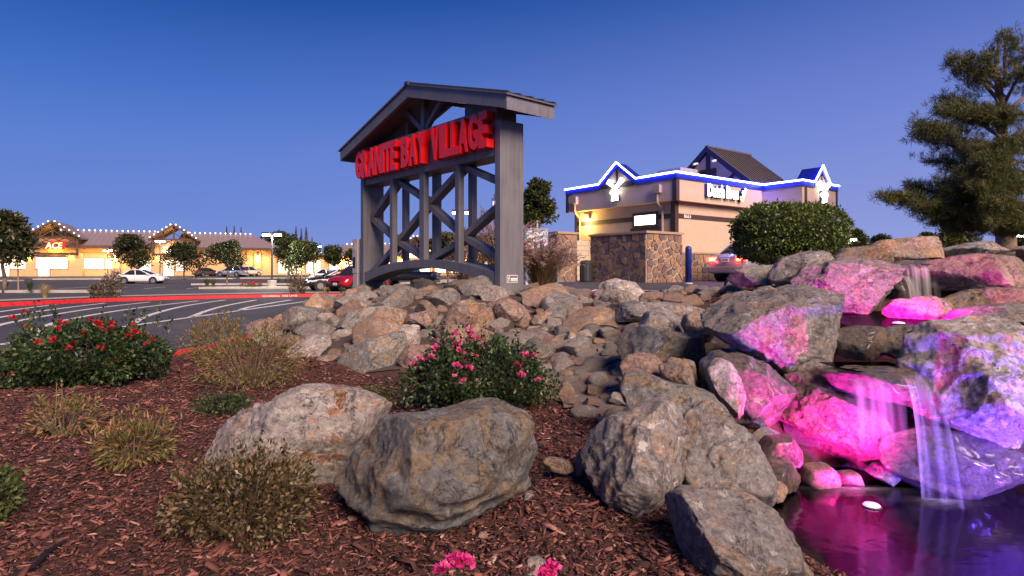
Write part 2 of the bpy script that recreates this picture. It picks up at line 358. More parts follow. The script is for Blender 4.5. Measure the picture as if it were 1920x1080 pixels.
# parking islands
def island(line, w, plants=True):
    kerb('island_kerb', line, lot_z, CONC, w=w, h=.14)
island([(-46,38),(-24.5,37.6)], 1.6); island([(-30,58),(-19,58.6)], 1.5); island([(-23,46),(-15.6,46.4),(-12,46)], 2.2)
island([(-62,80),(-38,84)], 1.8); island([(-38,86),(-26,89)], 1.8); island([(-11,62),(2,60)], 2.0); island([(-70,72),(-58,72)], 1.8)
# ================================================================== bark mulch
MULCH = [(-9,.6),(-6.4,4.9),(-4.6,8.3),(-4.0,8.9),(-2.6,7.3),(-1.5,6.3),(.2,5.7),(.45,4.9),(.75,4.2),(1.0,3.6),(1.05,3.0),(1.3,2.4),(1.5,1.6),(1.5,.6)]
MULCH2 = [(1.35,8.6),(1.15,9.9),(1.3,12.2),(2.1,14.3),(3.6,14.6),(5.0,13.9),(6.2,12),(4.6,10),(3.8,8.2),(2.6,7.4)]
def scatter(poly, n, seed, near):
    g = np.random.default_rng(seed); a = np.array(poly); out = []
    x = g.uniform(a[:,0].min(), a[:,0].max(), n*4); y = g.uniform(a[:,1].min(), a[:,1].max(), n*4)
    ok = in_poly(poly, x, y) & (np.abs(x) < .90*y+.3) & (g.random(n*4) < np.minimum(1, (near/np.maximum(y, .5))**1.1))
    return x[ok][:n], y[ok][:n]
def chips(name, x, y, seed, scale=1.0):
    g = np.random.default_rng(seed); n = len(x); z = bed_z(x, y)+g.uniform(.0, .022, n)
    L = g.lognormal(-3.74, .50, n)*scale; Wd = L*g.uniform(.14, .42, n); T = L*g.uniform(.05, .12, n)
    a = g.uniform(0, 2*np.pi, n); pit = g.normal(0, .28, n); rol = g.normal(0, .45, n)
    ax = np.c_[np.cos(a)*np.cos(pit), np.sin(a)*np.cos(pit), np.sin(pit)]
    s0 = np.c_[-np.sin(a), np.cos(a), 0*a]; up = np.cross(ax, s0)
    sd_ = s0*np.cos(rol)[:,None]+up*np.sin(rol)[:,None]; nn = np.cross(ax, sd_)
    P = np.c_[x, y, z]; V = []
    tp = g.uniform(.3, 1, n)
    for e, t in ((-1, np.ones(n)), (1, tp)):
        for q, w in ((-1, 0), (1, 0), (1, 1), (-1, 1)):
            V.append(P+ax*(e*L/2)[:,None]+sd_*(q*Wd/2*t)[:,None]+nn*((w-.5)*T)[:,None])
    V = np.stack(V, 1).reshape(-1, 3); b = np.arange(n)[:,None]*8
    Fq = np.concatenate([b+np.array(f) for f in ((3,2,6,7),(0,3,7,4),(1,5,6,2),(0,1,2,3),(4,7,6,5))], 0)
    rnd = np.tile(np.clip(g.beta(1.1, 1.8, n), 0, 1), 5)
    return tag(link(name, npmesh(name, V, Fq, rnd), BARK), kind='stuff', label=None)
_x, _y = scatter(MULCH, 98000, 3, 2.6)
bm_ = chips('bark_mulch', _x, _y, 4); tag(bm_, 'reddish brown shredded bark mulch covering the front bed', 'mulch')
_x, _y = scatter(MULCH2, 9000, 5, 12)
bm2 = chips('bark_mulch', _x, _y, 6, 1.5); tag(bm2, 'bark mulch patch by the kerb behind the rocks', 'mulch')
_x, _y = scatter([(5.2,5),(5.6,8.5),(7,12),(13,15),(13,5),(9,3)], 7000, 15, 20)
bm3 = chips('bark_mulch', _x, _y, 16, 2.0); tag(bm3, 'bark mulch on the slope right of the waterfall rocks', 'mulch')
# ================================================================== rocks
def ico(sub):
    bm = bmesh.new(); bmesh.ops.create_icosphere(bm, subdivisions=sub, radius=1.0); bm.verts.ensure_lookup_table()
    V = np.array([v.co[:] for v in bm.verts]); Fc = np.array([[v.index for v in f.verts] for f in bm.faces]); bm.free(); return V, Fc
ICO = {k: ico(k) for k in (2, 3, 4, 5, 6)}
def rough_up(P, size, seed, amp, g):
    off = Vector((seed*3.17 % 50, seed*1.71 % 50, seed*.93 % 50)); k1 = 2.2/size; k2 = 6.5/size; k3 = 17/size; k4 = 42/size
    out = np.empty(len(P))
    for i, p in enumerate(P):
        v = Vector(p)
        a = mnoise.noise(v*k1+off); b = 1-2*abs(mnoise.noise(v*k2+off)); c = 1-2*abs(mnoise.noise(v*k3+off))
        out[i] = a*amp + b*amp*.40 + c*amp*.22 + mnoise.noise(v*k4+off)*amp*.13
    return out*size
def ledges(P, size, seed, amp):
    g = np.random.default_rng(seed+9000); n = g.normal(0, 1, 3)+np.array((0,0,1.2)); n /= np.linalg.norm(n); off = Vector((seed*.37 % 9, 3.3, seed*.11 % 7))
    w = np.array([mnoise.noise(Vector(p)*(1.6/size)+off) for p in P]); s = (P@n)/size*g.uniform(3, 5)+w*1.8; f = s-np.floor(s)
    saw = np.where(f < .82, f/.82, (1-f)/.18); k = np.clip(w*2+.6, 0, 1)
    return (saw-.5)*k*amp*size*.7
def cut_planes(P, g, n, front=True, lo=.60, hi=.88, hard=.94):
    for i in range(n):
        if front:
            nrm = np.array((g.normal(0, .75), -g.uniform(.35, 1.1), g.normal(.12, .7)))
        else: nrm = g.normal(0, 1, 3)
        nrm /= np.linalg.norm(nrm); d = P@nrm; h = d.max()*g.uniform(lo, hi)
        P = P-np.maximum(0, d-h)[:,None]*nrm[None]*hard
    return P
def boulder(out, Y, dep, mat, seed, label, sub=5, ncut=10, amp=.052, k=.62, name='boulder', cat='boulder', group=None):
    o = np.array(out, float); c = (o.max(0)+o.min(0))/2; o = c+(o-c)*(1.10 if 131 <= seed <= 159 else 1.05); C = PX(c[0], c[1], Y); s = Y/F
    u = (o[:,0]-c[0])*s; v = -(o[:,1]-c[1])*s
    th = np.linspace(-np.pi, np.pi, 241)[:-1]; r = np.zeros(240)
    for i, t in enumerate(th):
        d = np.array((math.cos(t), math.sin(t))); best = 0
        for j in range(len(u)):
            a = np.array((u[j], v[j])); e = np.array((u[(j+1) % len(u)], v[(j+1) % len(u)]))-a
            den = d[0]*e[1]-d[1]*e[0]
            if abs(den) < 1e-12: continue
            q = (a[0]*e[1]-a[1]*e[0])/den; w = (a[0]*d[1]-a[1]*d[0])/den
            if q > 0 and -1e-6 <= w <= 1+1e-6: best = max(best, q)
        r[i] = best
    ker = np.array([1,2,3,2,1.]); ker /= ker.sum(); r = np.convolve(np.r_[r[-2:], r, r[:2]], ker, 'valid')
    D, Fc = ICO[sub]; ss = np.hypot(D[:,0], D[:,2]); t = np.arctan2(D[:,2], D[:,0])
    rr = np.interp(t, np.r_[th, np.pi], np.r_[r, r[0]])
    P = np.c_[rr*ss**k*np.cos(t), dep*np.sign(D[:,1])*np.abs(D[:,1])**.8, rr*ss**k*np.sin(t)]
    g = np.random.default_rng(seed)
    lo_, hi_ = P.min(0), P.max(0); P = cut_planes(P, g, ncut, True, .55, .86, .97)
    size = (u.max()-u.min()+v.max()-v.min())/2
    nr = P/np.maximum(np.linalg.norm(P, axis=1), 1e-6)[:,None]
    P = P+nr*(rough_up(P, size, seed, amp, g)+ledges(P, size, seed, amp))[:,None]
    a_, b_ = P.min(0), P.max(0)
    for q in (0, 2): P[:,q] = lo_[q]+(P[:,q]-a_[q])*(hi_[q]-lo_[q])/(b_[q]-a_[q])
    ob = link(name, npmesh(name, P, Fc, None, True), ROCK[mat]); ob.location = C
    tag(ob, label, cat, group); return ob
# --- foreground boulders
boulder([(357,835),(365,815),(430,790),(505,750),(560,727),(620,730),(680,752),(714,775),(708,810),(690,840),(650,880),(630,925),(590,950),(500,945),(420,940),(372,915),(362,860)], 3.06, .30, PALE, 21, 'pale lichen covered boulder with orange stain behind the brown leafed shrub', 6)
boulder([(610,1000),(622,945),(660,900),(690,850),(730,792),(780,775),(850,772),(900,765),(960,780),(985,810),(1002,860),(998,905),(978,955),(940,985),(890,1000),(850,1030),(760,1040),(660,1042),(612,1030)], 2.57, .28, BLUE, 5, 'large grey green boulder in the front mulch below the pink rose bush', 6, 11)
boulder([(1098,865),(1110,830),(1140,805),(1200,780),(1250,757),(1290,775),(1300,810),(1297,860),(1288,910),(1275,955),(1230,1000),(1190,990),(1145,955),(1120,905)], 2.92, .27, GREY, 33, 'grey boulder with pale lichen spots left of the lower pool', 6)
boulder([(1292,800),(1320,770),(1360,762),(1385,800),(1410,830),(1437,885),(1425,955),(1380,965),(1300,950),(1280,900)], 3.12, .27, GREY, 42, 'brownish grey upright boulder wedged between lichen boulder and lower pool', 5)
boulder([(1268,950),(1300,930),(1360,930),(1430,945),(1480,975),(1510,1020),(1520,1075),(1505,1130),(1420,1140),(1345,1100),(1290,1020),(1270,975)], 2.42, .24, GREY, 57, 'flat topped grey boulder at the near edge of the lower pool', 6)
boulder([(1166,735),(1180,705),(1210,702),(1270,725),(1330,740),(1358,772),(1330,800),(1220,800),(1180,765)], 3.75, .3, BLUE, 61, 'blue grey slab boulder with orange stain above the lichen boulder', 5)
boulder([(1166,628),(1185,611),(1240,628),(1330,640),(1328,660),(1312,692),(1290,688),(1210,672),(1172,675)], 5.2, .36, BLUE, 72, 'long green grey slab boulder above the cobble creek', 5, 6)
boulder([(1163,690),(1180,672),(1215,665),(1245,668),(1248,690),(1240,715),(1200,725),(1170,712)], 4.7, .22, RED, 81, 'purple grey rounded boulder below the green grey slab', 5)
boulder([(1243,690),(1262,673),(1300,680),(1317,700),(1318,740),(1290,748),(1250,735)], 4.35, .2, TAN, 90, 'brown boulder between the purple boulder and the wet fall rock', 5)
boulder([(1200,610),(1215,585),(1240,575),(1275,590),(1302,632),(1290,645),(1230,640)], 6.2, .3, GREY, 93, 'grey pointed boulder behind the green grey slab', 5)
boulder([(1282,612),(1290,590),(1325,585),(1340,615),(1330,640),(1300,645)], 5.8, .24, TAN, 95, 'mossy tan boulder left of the big pink lit boulder', 4)
boulder([(1143,585),(1160,570),(1230,566),(1290,572),(1335,585),(1310,605),(1230,600),(1160,604)], 7.0, .35, GREY, 97, 'long flat grey boulder at the top of the cobble creek', 5)
boulder([(1118,556),(1130,530),(1160,523),(1190,530),(1216,556),(1200,572),(1140,576)], 8.6, .4, PALE, 99, 'pale tan boulder by the kerb in front of the stone enclosure', 5)
boulder([(1124,562),(1140,545),(1175,543),(1200,560),(1190,575),(1135,576)], 8.1, .25, GREY, 100, 'low grey rock leaning on the pale tan kerb boulder', 4)
# --- rock mound, the ones that stand out
boulder([(626,690),(650,652),(700,633),(748,622),(757,650),(768,700),(700,716),(645,714)], 6.75, .4, BLUE, 110, 'big smooth blue grey boulder at the foot of the rock mound', 5, 5, .02)
boulder([(826,610),(840,575),(880,562),(918,572),(936,612),(920,642),(870,650),(835,640)], 7.7, .32, TAN, 111, 'large orange stained boulder in the mound behind the pink rose bush', 5)
boulder([(925,600),(930,572),(955,562),(985,575),(995,600),(990,622),(940,622)], 7.9, .26, RED, 112, 'reddish lichen speckled boulder in the mound below the right sign post', 5)
boulder([(996,606),(1000,592),(1035,585),(1040,610),(1025,628),(1005,622)], 7.6, .2, TAN, 113, 'wedge shaped rock with orange base right of the speckled boulder', 4)
boulder([(1008,575),(1030,556),(1060,562),(1062,600),(1052,626),(1036,624),(1038,590)], 8.0, .25, BLUE, 114, 'dark standing slab at the right end of the sign mound', 4)
boulder([(524,604),(530,585),(560,574),(600,582),(604,600),(590,618),(540,620)], 9.3, .35, BLUE, 115, 'blue grey rock on the left flank of the sign mound', 5)
boulder([(628,612),(640,590),(680,578),(730,574),(736,590),(700,612),(660,628)], 8.2, .34, BLUE, 116, 'long grey leaning rock in the middle of the sign mound', 5)
boulder([(756,612),(765,590),(800,582),(814,596),(812,612),(780,618)], 7.8, .2, RED, 117, 'rusty orange rock in the middle of the sign mound', 4)
boulder([(577,662),(590,640),(612,636),(626,650),(622,670),(595,676)], 7.8, .17, PALE, 118, 'smooth pale egg shaped rock at the mound foot', 4, 2, .01)
boulder([(745,620),(760,610),(785,612),(786,640),(778,665),(752,662)], 7.2, .17, PALE, 119, 'white spotted upright rock beside the big blue grey boulder', 4)
boulder([(578,690),(600,670),(634,664),(640,680),(618,702),(590,706)], 7.0, .25, RED, 120, 'red brown wedge rock left of the big blue grey boulder', 4)
boulder([(638,556),(645,544),(665,541),(675,550),(670,562),(645,563)], 11.6, .25, RED, 121, 'round brown rock by the left sign post', 4)
boulder([(945,640),(950,622),(1000,620),(1015,632),(1010,650),(960,652)], 7.3, .22, TAN, 122, 'squared tan rock in the lower mound right of the pink rose bush', 4)
boulder([(1020,650),(1026,634),(1050,630),(1060,645),(1050,658),(1030,660)], 6.9, .17, RED, 123, 'rounded pink brown rock at the mound foot by the cobbles', 4)
boulder([(1060,640),(1068,622),(1078,625),(1082,650),(1076,664),(1066,655)], 6.8, .14, PALE, 124, 'oblong pale rock standing between mound and cobbles', 4, 3)
# --- waterfall rocks
boulder([(1330,603),(1345,570),(1375,548),(1440,540),(1500,545),(1560,560),(1600,585),(1590,605),(1578,640),(1562,690),(1530,714),(1490,702),(1440,682),(1390,652),(1345,628)], 4.75, .5, GREY, 131, 'huge pink lit boulder left of the upper pool', 6, 10)
boulder([(1325,690),(1350,668),(1400,672),(1440,690),(1484,730),(1478,790),(1462,840),(1420,840),(1385,800),(1335,745)], 4.35, .35, WET, 132, 'wet dark boulder glowing magenta below the huge pink lit boulder', 6)
boulder([(1326,700),(1350,676),(1378,690),(1392,735),(1388,790),(1345,752)], 4.1, .18, PALE, 133, 'white veined rock left of the wet magenta boulder', 5)
boulder([(1480,748),(1500,725),(1560,712),(1620,730),(1672,760),(1684,830),(1655,875),(1600,893),(1540,868),(1503,845),(1488,800)], 4.25, .34, RED, 134, 'red brown boulder under the lower waterfall', 6)
boulder([(1560,700),(1600,690),(1700,690),(1742,703),(1738,745),(1690,760),(1640,745),(1580,735)], 4.12, .3, WET, 135, 'wet lip stone that the lower waterfall spills over', 5, 4)
boulder([(1738,690),(1757,622),(1800,608),(1960,610),(2010,700),(2000,860),(1900,858),(1850,838),(1790,808),(1742,768)], 3.85, .42, PALE, 136, 'massive violet lit boulder right of the lower waterfall', 6, 12)
boulder([(1678,855),(1700,820),(1760,808),(1830,826),(1900,848),(1935,890),(1925,925),(1830,936),(1730,925),(1688,890)], 3.75, .25, WET, 137, 'brown rock at the back of the lower pool under the violet boulder', 5)
boulder([(1505,528),(1530,500),(1580,485),(1640,486),(1692,497),(1688,535),(1660,575),(1610,592),(1560,580),(1520,555)], 6.35, .45, GREY, 138, 'magenta lit boulder left of the upper waterfall', 6)
boulder([(1452,518),(1480,485),(1520,472),(1565,472),(1577,487),(1560,515),(1520,535),(1475,536)], 6.9, .4, GREY, 139, 'grey boulder with a pink lit top beside the round hedge', 5)
boulder([(1376,525),(1390,505),(1420,498),(1450,500),(1458,520),(1445,535),(1390,537)], 7.6, .35, BLUE, 140, 'small blue grey boulder in front of the silver car', 5)
boulder([(1646,462),(1660,452),(1700,448),(1753,445),(1757,475),(1750,500),(1680,503),(1648,495)], 7.7, .4, TAN, 141, 'square tan block boulder on top of the upper waterfall', 5, 7, .025, .6)
boulder([(1570,485),(1590,468),(1640,462),(1690,468),(1688,492),(1640,508),(1585,506)], 7.1, .35, TAN, 142, 'orange brown flat boulder above the magenta lit boulder', 5)
boulder([(1755,500),(1790,485),(1850,477),(1950,478),(1960,530),(1880,546),(1800,548),(1768,533)], 6.4, .45, RED, 143, 'pink lit long boulder right of the upper waterfall', 6)
boulder([(1742,490),(1780,470),(1850,453),(1885,460),(1910,480),(1890,497),(1760,500)], 7.7, .45, GREY, 144, 'low dark boulder under the pine trunk', 5)
boulder([(1895,475),(1920,462),(1980,465),(1985,490),(1910,492)], 8.2, .4, TAN, 145, 'tan rock at the right edge behind the pink lit long boulder', 4)
boulder([(1672,590),(1690,562),(1740,556),(1780,565),(1798,585),(1785,606),(1700,607)], 5.55, .22, TAN, 146, 'tan island rock standing in the upper pool', 5)
boulder([(1770,575),(1830,545),(1940,538),(1950,575),(1860,592),(1790,592)], 6.0, .35, TAN, 147, 'tan boulder right of the island rock', 5)
boulder([(1795,605),(1830,580),(1900,570),(1960,575),(1960,615),(1850,622)], 5.1, .3, GREY, 148, 'low grey rock behind the violet boulder', 5)
boulder([(1640,655),(1655,622),(1700,611),(1762,614),(1770,640),(1745,668),(1690,672)], 4.55, .22, BLUE, 149, 'dark green grey slab damming the upper pool', 5)
boulder([(1560,655),(1575,622),(1620,613),(1665,618),(1664,668),(1600,672)], 4.6, .2, WET, 150, 'small wet dark slab under the upper pool edge', 5)
boulder([(1655,505),(1690,492),(1770,492),(1795,520),(1790,590),(1740,605),(1670,600)], 6.95, .22, WET, 151, 'wet rock face behind the upper waterfall', 5, 4)
boulder([(1690,497),(1700,494),(1780,494),(1785,504),(1690,506)], 6.78, .2, WET, 152, 'thin lip stone of the upper waterfall', 4, 2)
boulder([(1420,850),(1445,822),(1480,820),(1500,845),(1490,870),(1450,875)], 3.98, .15, WET, 153, 'round dark stone below the wet magenta boulder', 4, 2, .015)
boulder([(1425,890),(1440,865),(1480,866),(1498,890),(1490,915),(1440,918)], 3.8, .14, WET, 154, 'wet brown stone at the pool edge beside the brownish upright boulder', 4, 4)
boulder([(1500,900),(1512,876),(1550,872),(1572,890),(1565,910),(1515,912)], 3.92, .13, RED, 155, 'pink lit smooth stone at the foot of the red brown boulder', 4, 2, .01)
boulder([(1570,905),(1580,888),(1605,886),(1612,905),(1590,914)], 3.92, .1, RED, 156, 'small pink stone under the waterfall beside the smooth stone', 4, 2, .01)
boulder([(1632,888),(1650,872),(1690,872),(1700,892),(1660,905)], 3.9, .12, GREY, 157, 'violet lit rounded stone at the foot of the falls', 4, 3)
boulder([(1425,925),(1440,905),(1468,908),(1472,930),(1445,938)], 3.62, .1, TAN, 158, 'tan rounded stone in the shallow pool corner', 4, 2, .01)
boulder([(1675,800),(1690,770),(1740,750),(1790,790),(1780,830),(1700,835)], 4.2, .25, WET, 159, 'wet violet rock behind the falling water', 5)
# small loose stones in the mulch
boulder([(1015,868),(1030,858),(1065,865),(1078,880),(1060,888),(1025,880)], 3.15, .05, TAN, 160, 'flat beige stone on the mulch left of the lichen boulder', 3, 2, .02, name='stone', cat='stone')
boulder([(1078,890),(1082,850),(1098,842),(1100,870),(1090,890)], 3.15, .05, GREY, 161, 'narrow grey stone leaning on the lichen boulder', 3, 2, .02, name='stone', cat='stone')
boulder([(983,1068),(990,1050),(1012,1046),(1028,1060),(1022,1078),(990,1080)], 2.28, .045, PALE, 162, 'small speckled white stone at the bottom of the picture', 4, 3, .02, name='stone', cat='stone')
boulder([(895,1006),(900,998),(912,998),(916,1008)], 2.5, .02, RED, 163, 'tiny pink pebble below the grey green boulder', 3, 2, .02, name='stone', cat='stone')
boulder([(980,938),(985,925),(998,920),(1000,932)], 2.75, .025, PALE, 164, 'tiny white pebble right of the grey green boulder', 3, 2, .02, name='stone', cat='stone')
# --- piled stones of the mound and cobbles of the creek bed
MOUND = [(-4.55,13.6),(-4.35,11),(-3.85,9.1),(-2.7,7.5),(-1.5,6.45),(0,5.95),(.35,6.3),(.9,7.0),(1.35,8.2),(1.25,10),(.6,11),(-.6,12.4),(-2.4,14.4),(-3.6,14.6)]
CREEK = [(.20,5.9),(.30,5.0),(.62,4.35),(.95,4.05),(1.15,4.8),(1.3,5.6),(1.55,6.4),(1.9,7.2),(1.7,8.3),(1.2,7.9),(.85,6.9),(.4,6.2)]
_gx = np.arange(-5,2.6,.12); _gy = np.arange(3.5,15,.12)
mound = tag(link('rock_mound', grid_mesh('rock_mound', _gx, _gy, lambda x, y: bed_z(x, y)+.015, lambda x, y: in_poly(MOUND, x, y)), plain('mound_soil', (.07,.05,.045), .95, var=.4, scale=20, bmp=.6)), kind='structure')
creek = tag(link('creek_bed', grid_mesh('creek_bed', _gx, _gy, lambda x, y: bed_z(x, y)+.022, lambda x, y: in_poly(CREEK, x, y)), plain('creek_gravel', (.17,.14,.125), .95, var=.5, scale=40, bmp=.9, bscale=70)), kind='structure')
VAR = []
for k in range(12):
    D, Fc = ICO[4]; g = np.random.default_rng(300+k)
    P = D*np.array((1, g.uniform(.55, .85), g.uniform(.5, .8))); P = cut_planes(P, g, 13, False, .46, .80, .985)
    P += (P/np.linalg.norm(P, axis=1)[:,None])*rough_up(P, 1.6, 300+k, .055, g)[:,None]; VAR.append((P, Fc))
VARC = []
for k in range(8):
    D, Fc = ICO[3]; g = np.random.default_rng(400+k)
    P = D*np.array((1, g.uniform(.7, .95), g.uniform(.55, .8))); P = cut_planes(P, g, 3, False, .8, .95)
    P += (P/np.linalg.norm(P, axis=1)[:,None])*rough_up(P, 1.8, 400+k, .03, g)[:,None]; VARC.append((P, Fc))
_mc = {}
def stone_mesh(tab, kind, k, mat):
    if (kind, k, mat) not in _mc:
        me = npmesh(kind, *tab[k], None, True); me.materials.append(ROCK[mat]); _mc[(kind, k, mat)] = me
    return _mc[(kind, k, mat)]
BIG = [(o.location.x, o.location.y, max(o.dimensions.x, .1)*.42) for o in COL.objects if o.name.startswith('boulder')]
def pile(poly, sizes, parent, kind, tab, mats, seed, sep=.80, sink=.15, cap=300):
    g = np.random.default_rng(seed); a = np.array(poly); got = []; nplaced = 0
    for r, tries in sizes:
        x = g.uniform(a[:,0].min(), a[:,0].max(), tries); y = g.uniform(a[:,1].min(), a[:,1].max(), tries); ok = in_poly(poly, x, y)
        for px, py in zip(x[ok], y[ok]):
            rr = r*g.uniform(.85, 1.2)
            if any((px-q[0])**2+(py-q[1])**2 < (sep*(rr+q[2]))**2 for q in got): continue
            if any((px-q[0])**2+(py-q[1])**2 < ((.75 if rr > .2 else .45)*(rr*.6+q[2]))**2 for q in BIG): continue
            got.append((px, py, rr))
            if nplaced >= cap: continue
            nplaced += 1
            o = bpy.data.objects.new(kind, stone_mesh(tab, kind, int(g.integers(len(tab))), int(g.choice(mats)))); COL.objects.link(o); o.parent = parent
            e = .15; zx = (bz(px+e, py)-bz(px-e, py))/(2*e); zy = (bz(px, py+e)-bz(px, py-e))/(2*e)
            q = Vector((0,0,1)).rotation_difference(Vector((-zx, -zy, 1)).normalized()) @ Matrix.Rotation(g.uniform(0, 6.28), 4, 'Z').to_quaternion()
            o.rotation_mode = 'QUATERNION'; o.rotation_quaternion = q; o.scale = (rr*1.12, rr*1.12, rr*g.uniform(.65, 1.05))
            o.location = (px, py, bz(px, py)+rr*sink)
    return got
pile(MOUND, [(.46,120),(.34,350),(.25,800),(.17,1300),(.11,3500),(.07,3500)], mound, 'stone', VAR, (TAN,RED,GREY,TAN,BLUE,PALE,RED,GREY,TAN), 31, .76, .12)
pile([(1.5,6.6),(1.9,7.3),(2.6,7.0),(3.6,7.6),(3.9,8.6),(3.0,9.6),(1.8,9.6),(1.3,8.4)], [(.22,120),(.15,300),(.10,500)], creek, 'cobble', VAR, (GREY,RED,TAN,GREY), 33, .85)
pile([(1.5,3.75),(1.75,3.95),(2.3,4.05),(3.2,4.0),(3.4,4.5),(2.6,4.7),(2.3,5.6),(2.2,6.4),(1.5,6.0),(1.3,4.6)], [(.20,160),(.14,300),(.09,500)], creek, 'stone', VAR, (WET,WET,GREY,RED), 34, .78, .25)
pile([(2.3,6.3),(3.4,6.9),(4.9,6.9),(5.6,6.2),(5.2,4.6),(4.5,4.3),(5.2,3.9),(6.5,5),(6.5,7.6),(3,7.6)], [(.25,120),(.18,200),(.12,300)], creek, 'stone', VAR, (WET,GREY,TAN), 35, .85, .3)
pile([(.05,6.3),(.2,7.4),(.6,8.0),(1.15,7.8),(1.05,6.6),(.5,5.9)], [(.15,120),(.10,400),(.065,800)], creek, 'cobble', VAR, (GREY,RED,TAN,PALE), 36, .85, .3)
pile([(3.25,3.5),(4.4,2.7),(6.5,2.2),(7,5.5),(5.2,5.2),(3.9,4.5),(3.3,4.3)], [(.5,90),(.36,200),(.25,300),(.16,400)], creek, 'stone', VAR, (WET,GREY,TAN,BLUE), 37, .8, .35)
pile(CREEK, [(.12,200),(.09,600),(.065,1600),(.045,2600)], creek, 'cobble', VARC, (GREY,RED,TAN,PALE,BLUE,GREY), 32, .82, .25)
# ================================================================== lettering
def glyph(ch, bold=0.0, res=4):
    cu = bpy.data.curves.new('glyph', 'FONT'); cu.body = ch; cu.size = 1; cu.offset = bold; cu.resolution_u = res; cu.extrude = .5; cu.fill_mode = 'BOTH'
    o = bpy.data.objects.new('glyph', cu); COL.objects.link(o)
    me = bpy.data.meshes.new_from_object(o.evaluated_get(bpy.context.evaluated_depsgraph_get()))
    bpy.data.objects.remove(o); bpy.data.curves.remove(cu)
    V = np.array([v.co[:] for v in me.vertices]) if len(me.vertices) else np.zeros((0,3)); Fs = [tuple(p.vertices) for p in me.polygons]; bpy.data.meshes.remove(me)
    return V, Fs
def letter(ch, w, h, dep, fn, name, mat, parent, bold=.01, fit=True):
    """glyph scaled to w x h; fn(u, v, d) -> local xyz, d = 0 back .. dep front"""
    V, Fs = glyph(ch, bold)
    mn = V.min(0); mxv = V.max(0); sx = w/(mxv[0]-mn[0]); sy = h/(mxv[1]-mn[1]) if fit else h
    P = [fn((a-mn[0])*sx, (b-(mn[1] if fit else 0))*sy, (c+.5)*dep) for a, b, c in V]
    return MB().add(P, Fs).build(name, mat, parent)
def textline(s, w, h, dep, fn, name, mat, parent, bold=.01):
    V, Fs = glyph(s, bold, 3); mn = V.min(0); mxv = V.max(0); sx = w/(mxv[0]-mn[0]); sy = h/(mxv[1]-mn[1])
    return MB().add([fn((a-mn[0])*sx, (b-mn[1])*sy, (c+.5)*dep) for a, b, c in V], Fs).build(name, mat, parent)
# ================================================================== village sign
SL = 4.68; su = Vector((.65, -.76, 0)); sv = Vector((.76, .65, 0))
SR = Vector((-.1817, 9.5, 0)); S0 = SR-su*SL
sign = thing('village_sign', 'tall grey steel gateway sign with red block letters on the rock mound', 'sign', (S0.x, S0.y, 0), math.atan2(su.y, su.x))
REDL = plain('red_letter', (.86,.008,.008), .32, var=.08)
z0r, z0l = .95, .80
for nm, x0, zb in (('post', 0, z0l), ('post', SL-.134, z0r)):
    MB().box(x0, x0+.134, 0, .48, zb, 3.62).build(nm, METALG, sign, bevel=.008)
    MB().box(x0+.0, x0+.13, .10, .36, zb-.35, zb+.01).build('post_foot', METALG, sign)
MB().box(.136, SL-.136, .03, .45, 3.08, 3.86).build('beam', METALG, sign, bevel=.008)
# arch
n = 22; top = []; bot = []
for i in range(n+1):
    u = i/n; x = .137+(SL-.274)*u; q = 1-(2*u-1)**2
    top.append((x, 1.24+.24*q)); bot.append((x, 1.03+.30*q))
MB().prism(bot+top[::-1], lambda a, b, d: (a, d, b), .02, .46).build('arch', METALG, sign, bevel=.006)
for yy in (.10, .38):
    for xv, w in ((1.22, .115), (2.34, .16), (3.46, .115)):
        u = (xv-.137)/(SL-.274); q = 1-(2*u-1)**2
        MB().box(xv-w/2, xv+w/2, yy-.055, yy+.055, 1.24+.24*q-.02, 3.09).build('upright', METALG, sign, bevel=.005)
X0, X1, X2, X3, X4 = .13, 1.22, 2.34, 3.46, SL-.13
for (xa, za, xb, zb) in [(X0,2.40,X1,3.06),(X0,2.40,X1,1.86),(X0,1.24,X1,1.80),(X1,3.06,X2,2.56),(X1,1.86,X2,2.50),(X1,1.86,X2,1.46),(X2,2.50,X3,3.06),(X2,2.50,X3,1.86),(X2,1.46,X3,1.80),(X3,1.86,X4,2.38),(X3,1.86,X4,1.42),(X3,3.06,X4,2.64)]:
    MB().beam((xa, .24, za), (xb, .24, zb), .105, .17).build('brace', METALG, sign, bevel=.005)
# roof: ridge front to back
RP, RE, RX = 4.66, 3.887, .45; XC = SL/2; half = XC+RX; y0, y1 = -.25, .73
for sgn in (-1, 1):
    f = lambda a, b, d, s=sgn: (XC+s*a, d, b)
    MB().prism([(0, RP-.03), (half, RE-.03), (half, RE-.23), (0, RP-.24)], f, y0, y0+.06).build('fascia', METALG, sign)
    MB().prism([(0, RP-.03), (half, RE-.03), (half, RE-.23), (0, RP-.24)], f, y1-.06, y1).build('fascia', METALG, sign)
    MB().prism([(0, RP-.06), (half-.05, RE-.06), (half-.05, RE-.14), (0, RP-.14)], f, y0+.062, y1-.062).build('soffit', plain('soffit_paint', (.10,.095,.10), .7), sign)
    MB().prism([(half-.052, RE-.032), (half+.002, RE-.044), (half+.002, RE-.245), (half-.052, RE-.23)], f, y0+.002, y1-.002).build('eave_board', METALG, sign)
    MB().prism([(-.0, RP), (half+.04, RE-.012), (half+.04, RE-.04), (0, RP-.028)], f, y0-.03, y1+.03).build('roof_sheet', plain('roof_sheet', (.11,.10,.10), .45), sign)
    for k in range(5):
        yk = y0+.02+k*(y1-y0-.04)/4
        MB().prism([(.03, RP+.028), (half+.045, RE+.018), (half+.045, RE-.011), (.03, RP+.0)], f, yk-.022, yk+.022).build('roof_rib', METALD, sign)
MB().box(XC-.06, XC+.06, y0-.04, y1+.04, RP-.02, RP+.035).build('ridge_cap', METALD, sign)
MB().box(XC-.055, XC+.055, .06, .17, 3.85, RP-.13).build('king_post', METALG, sign)
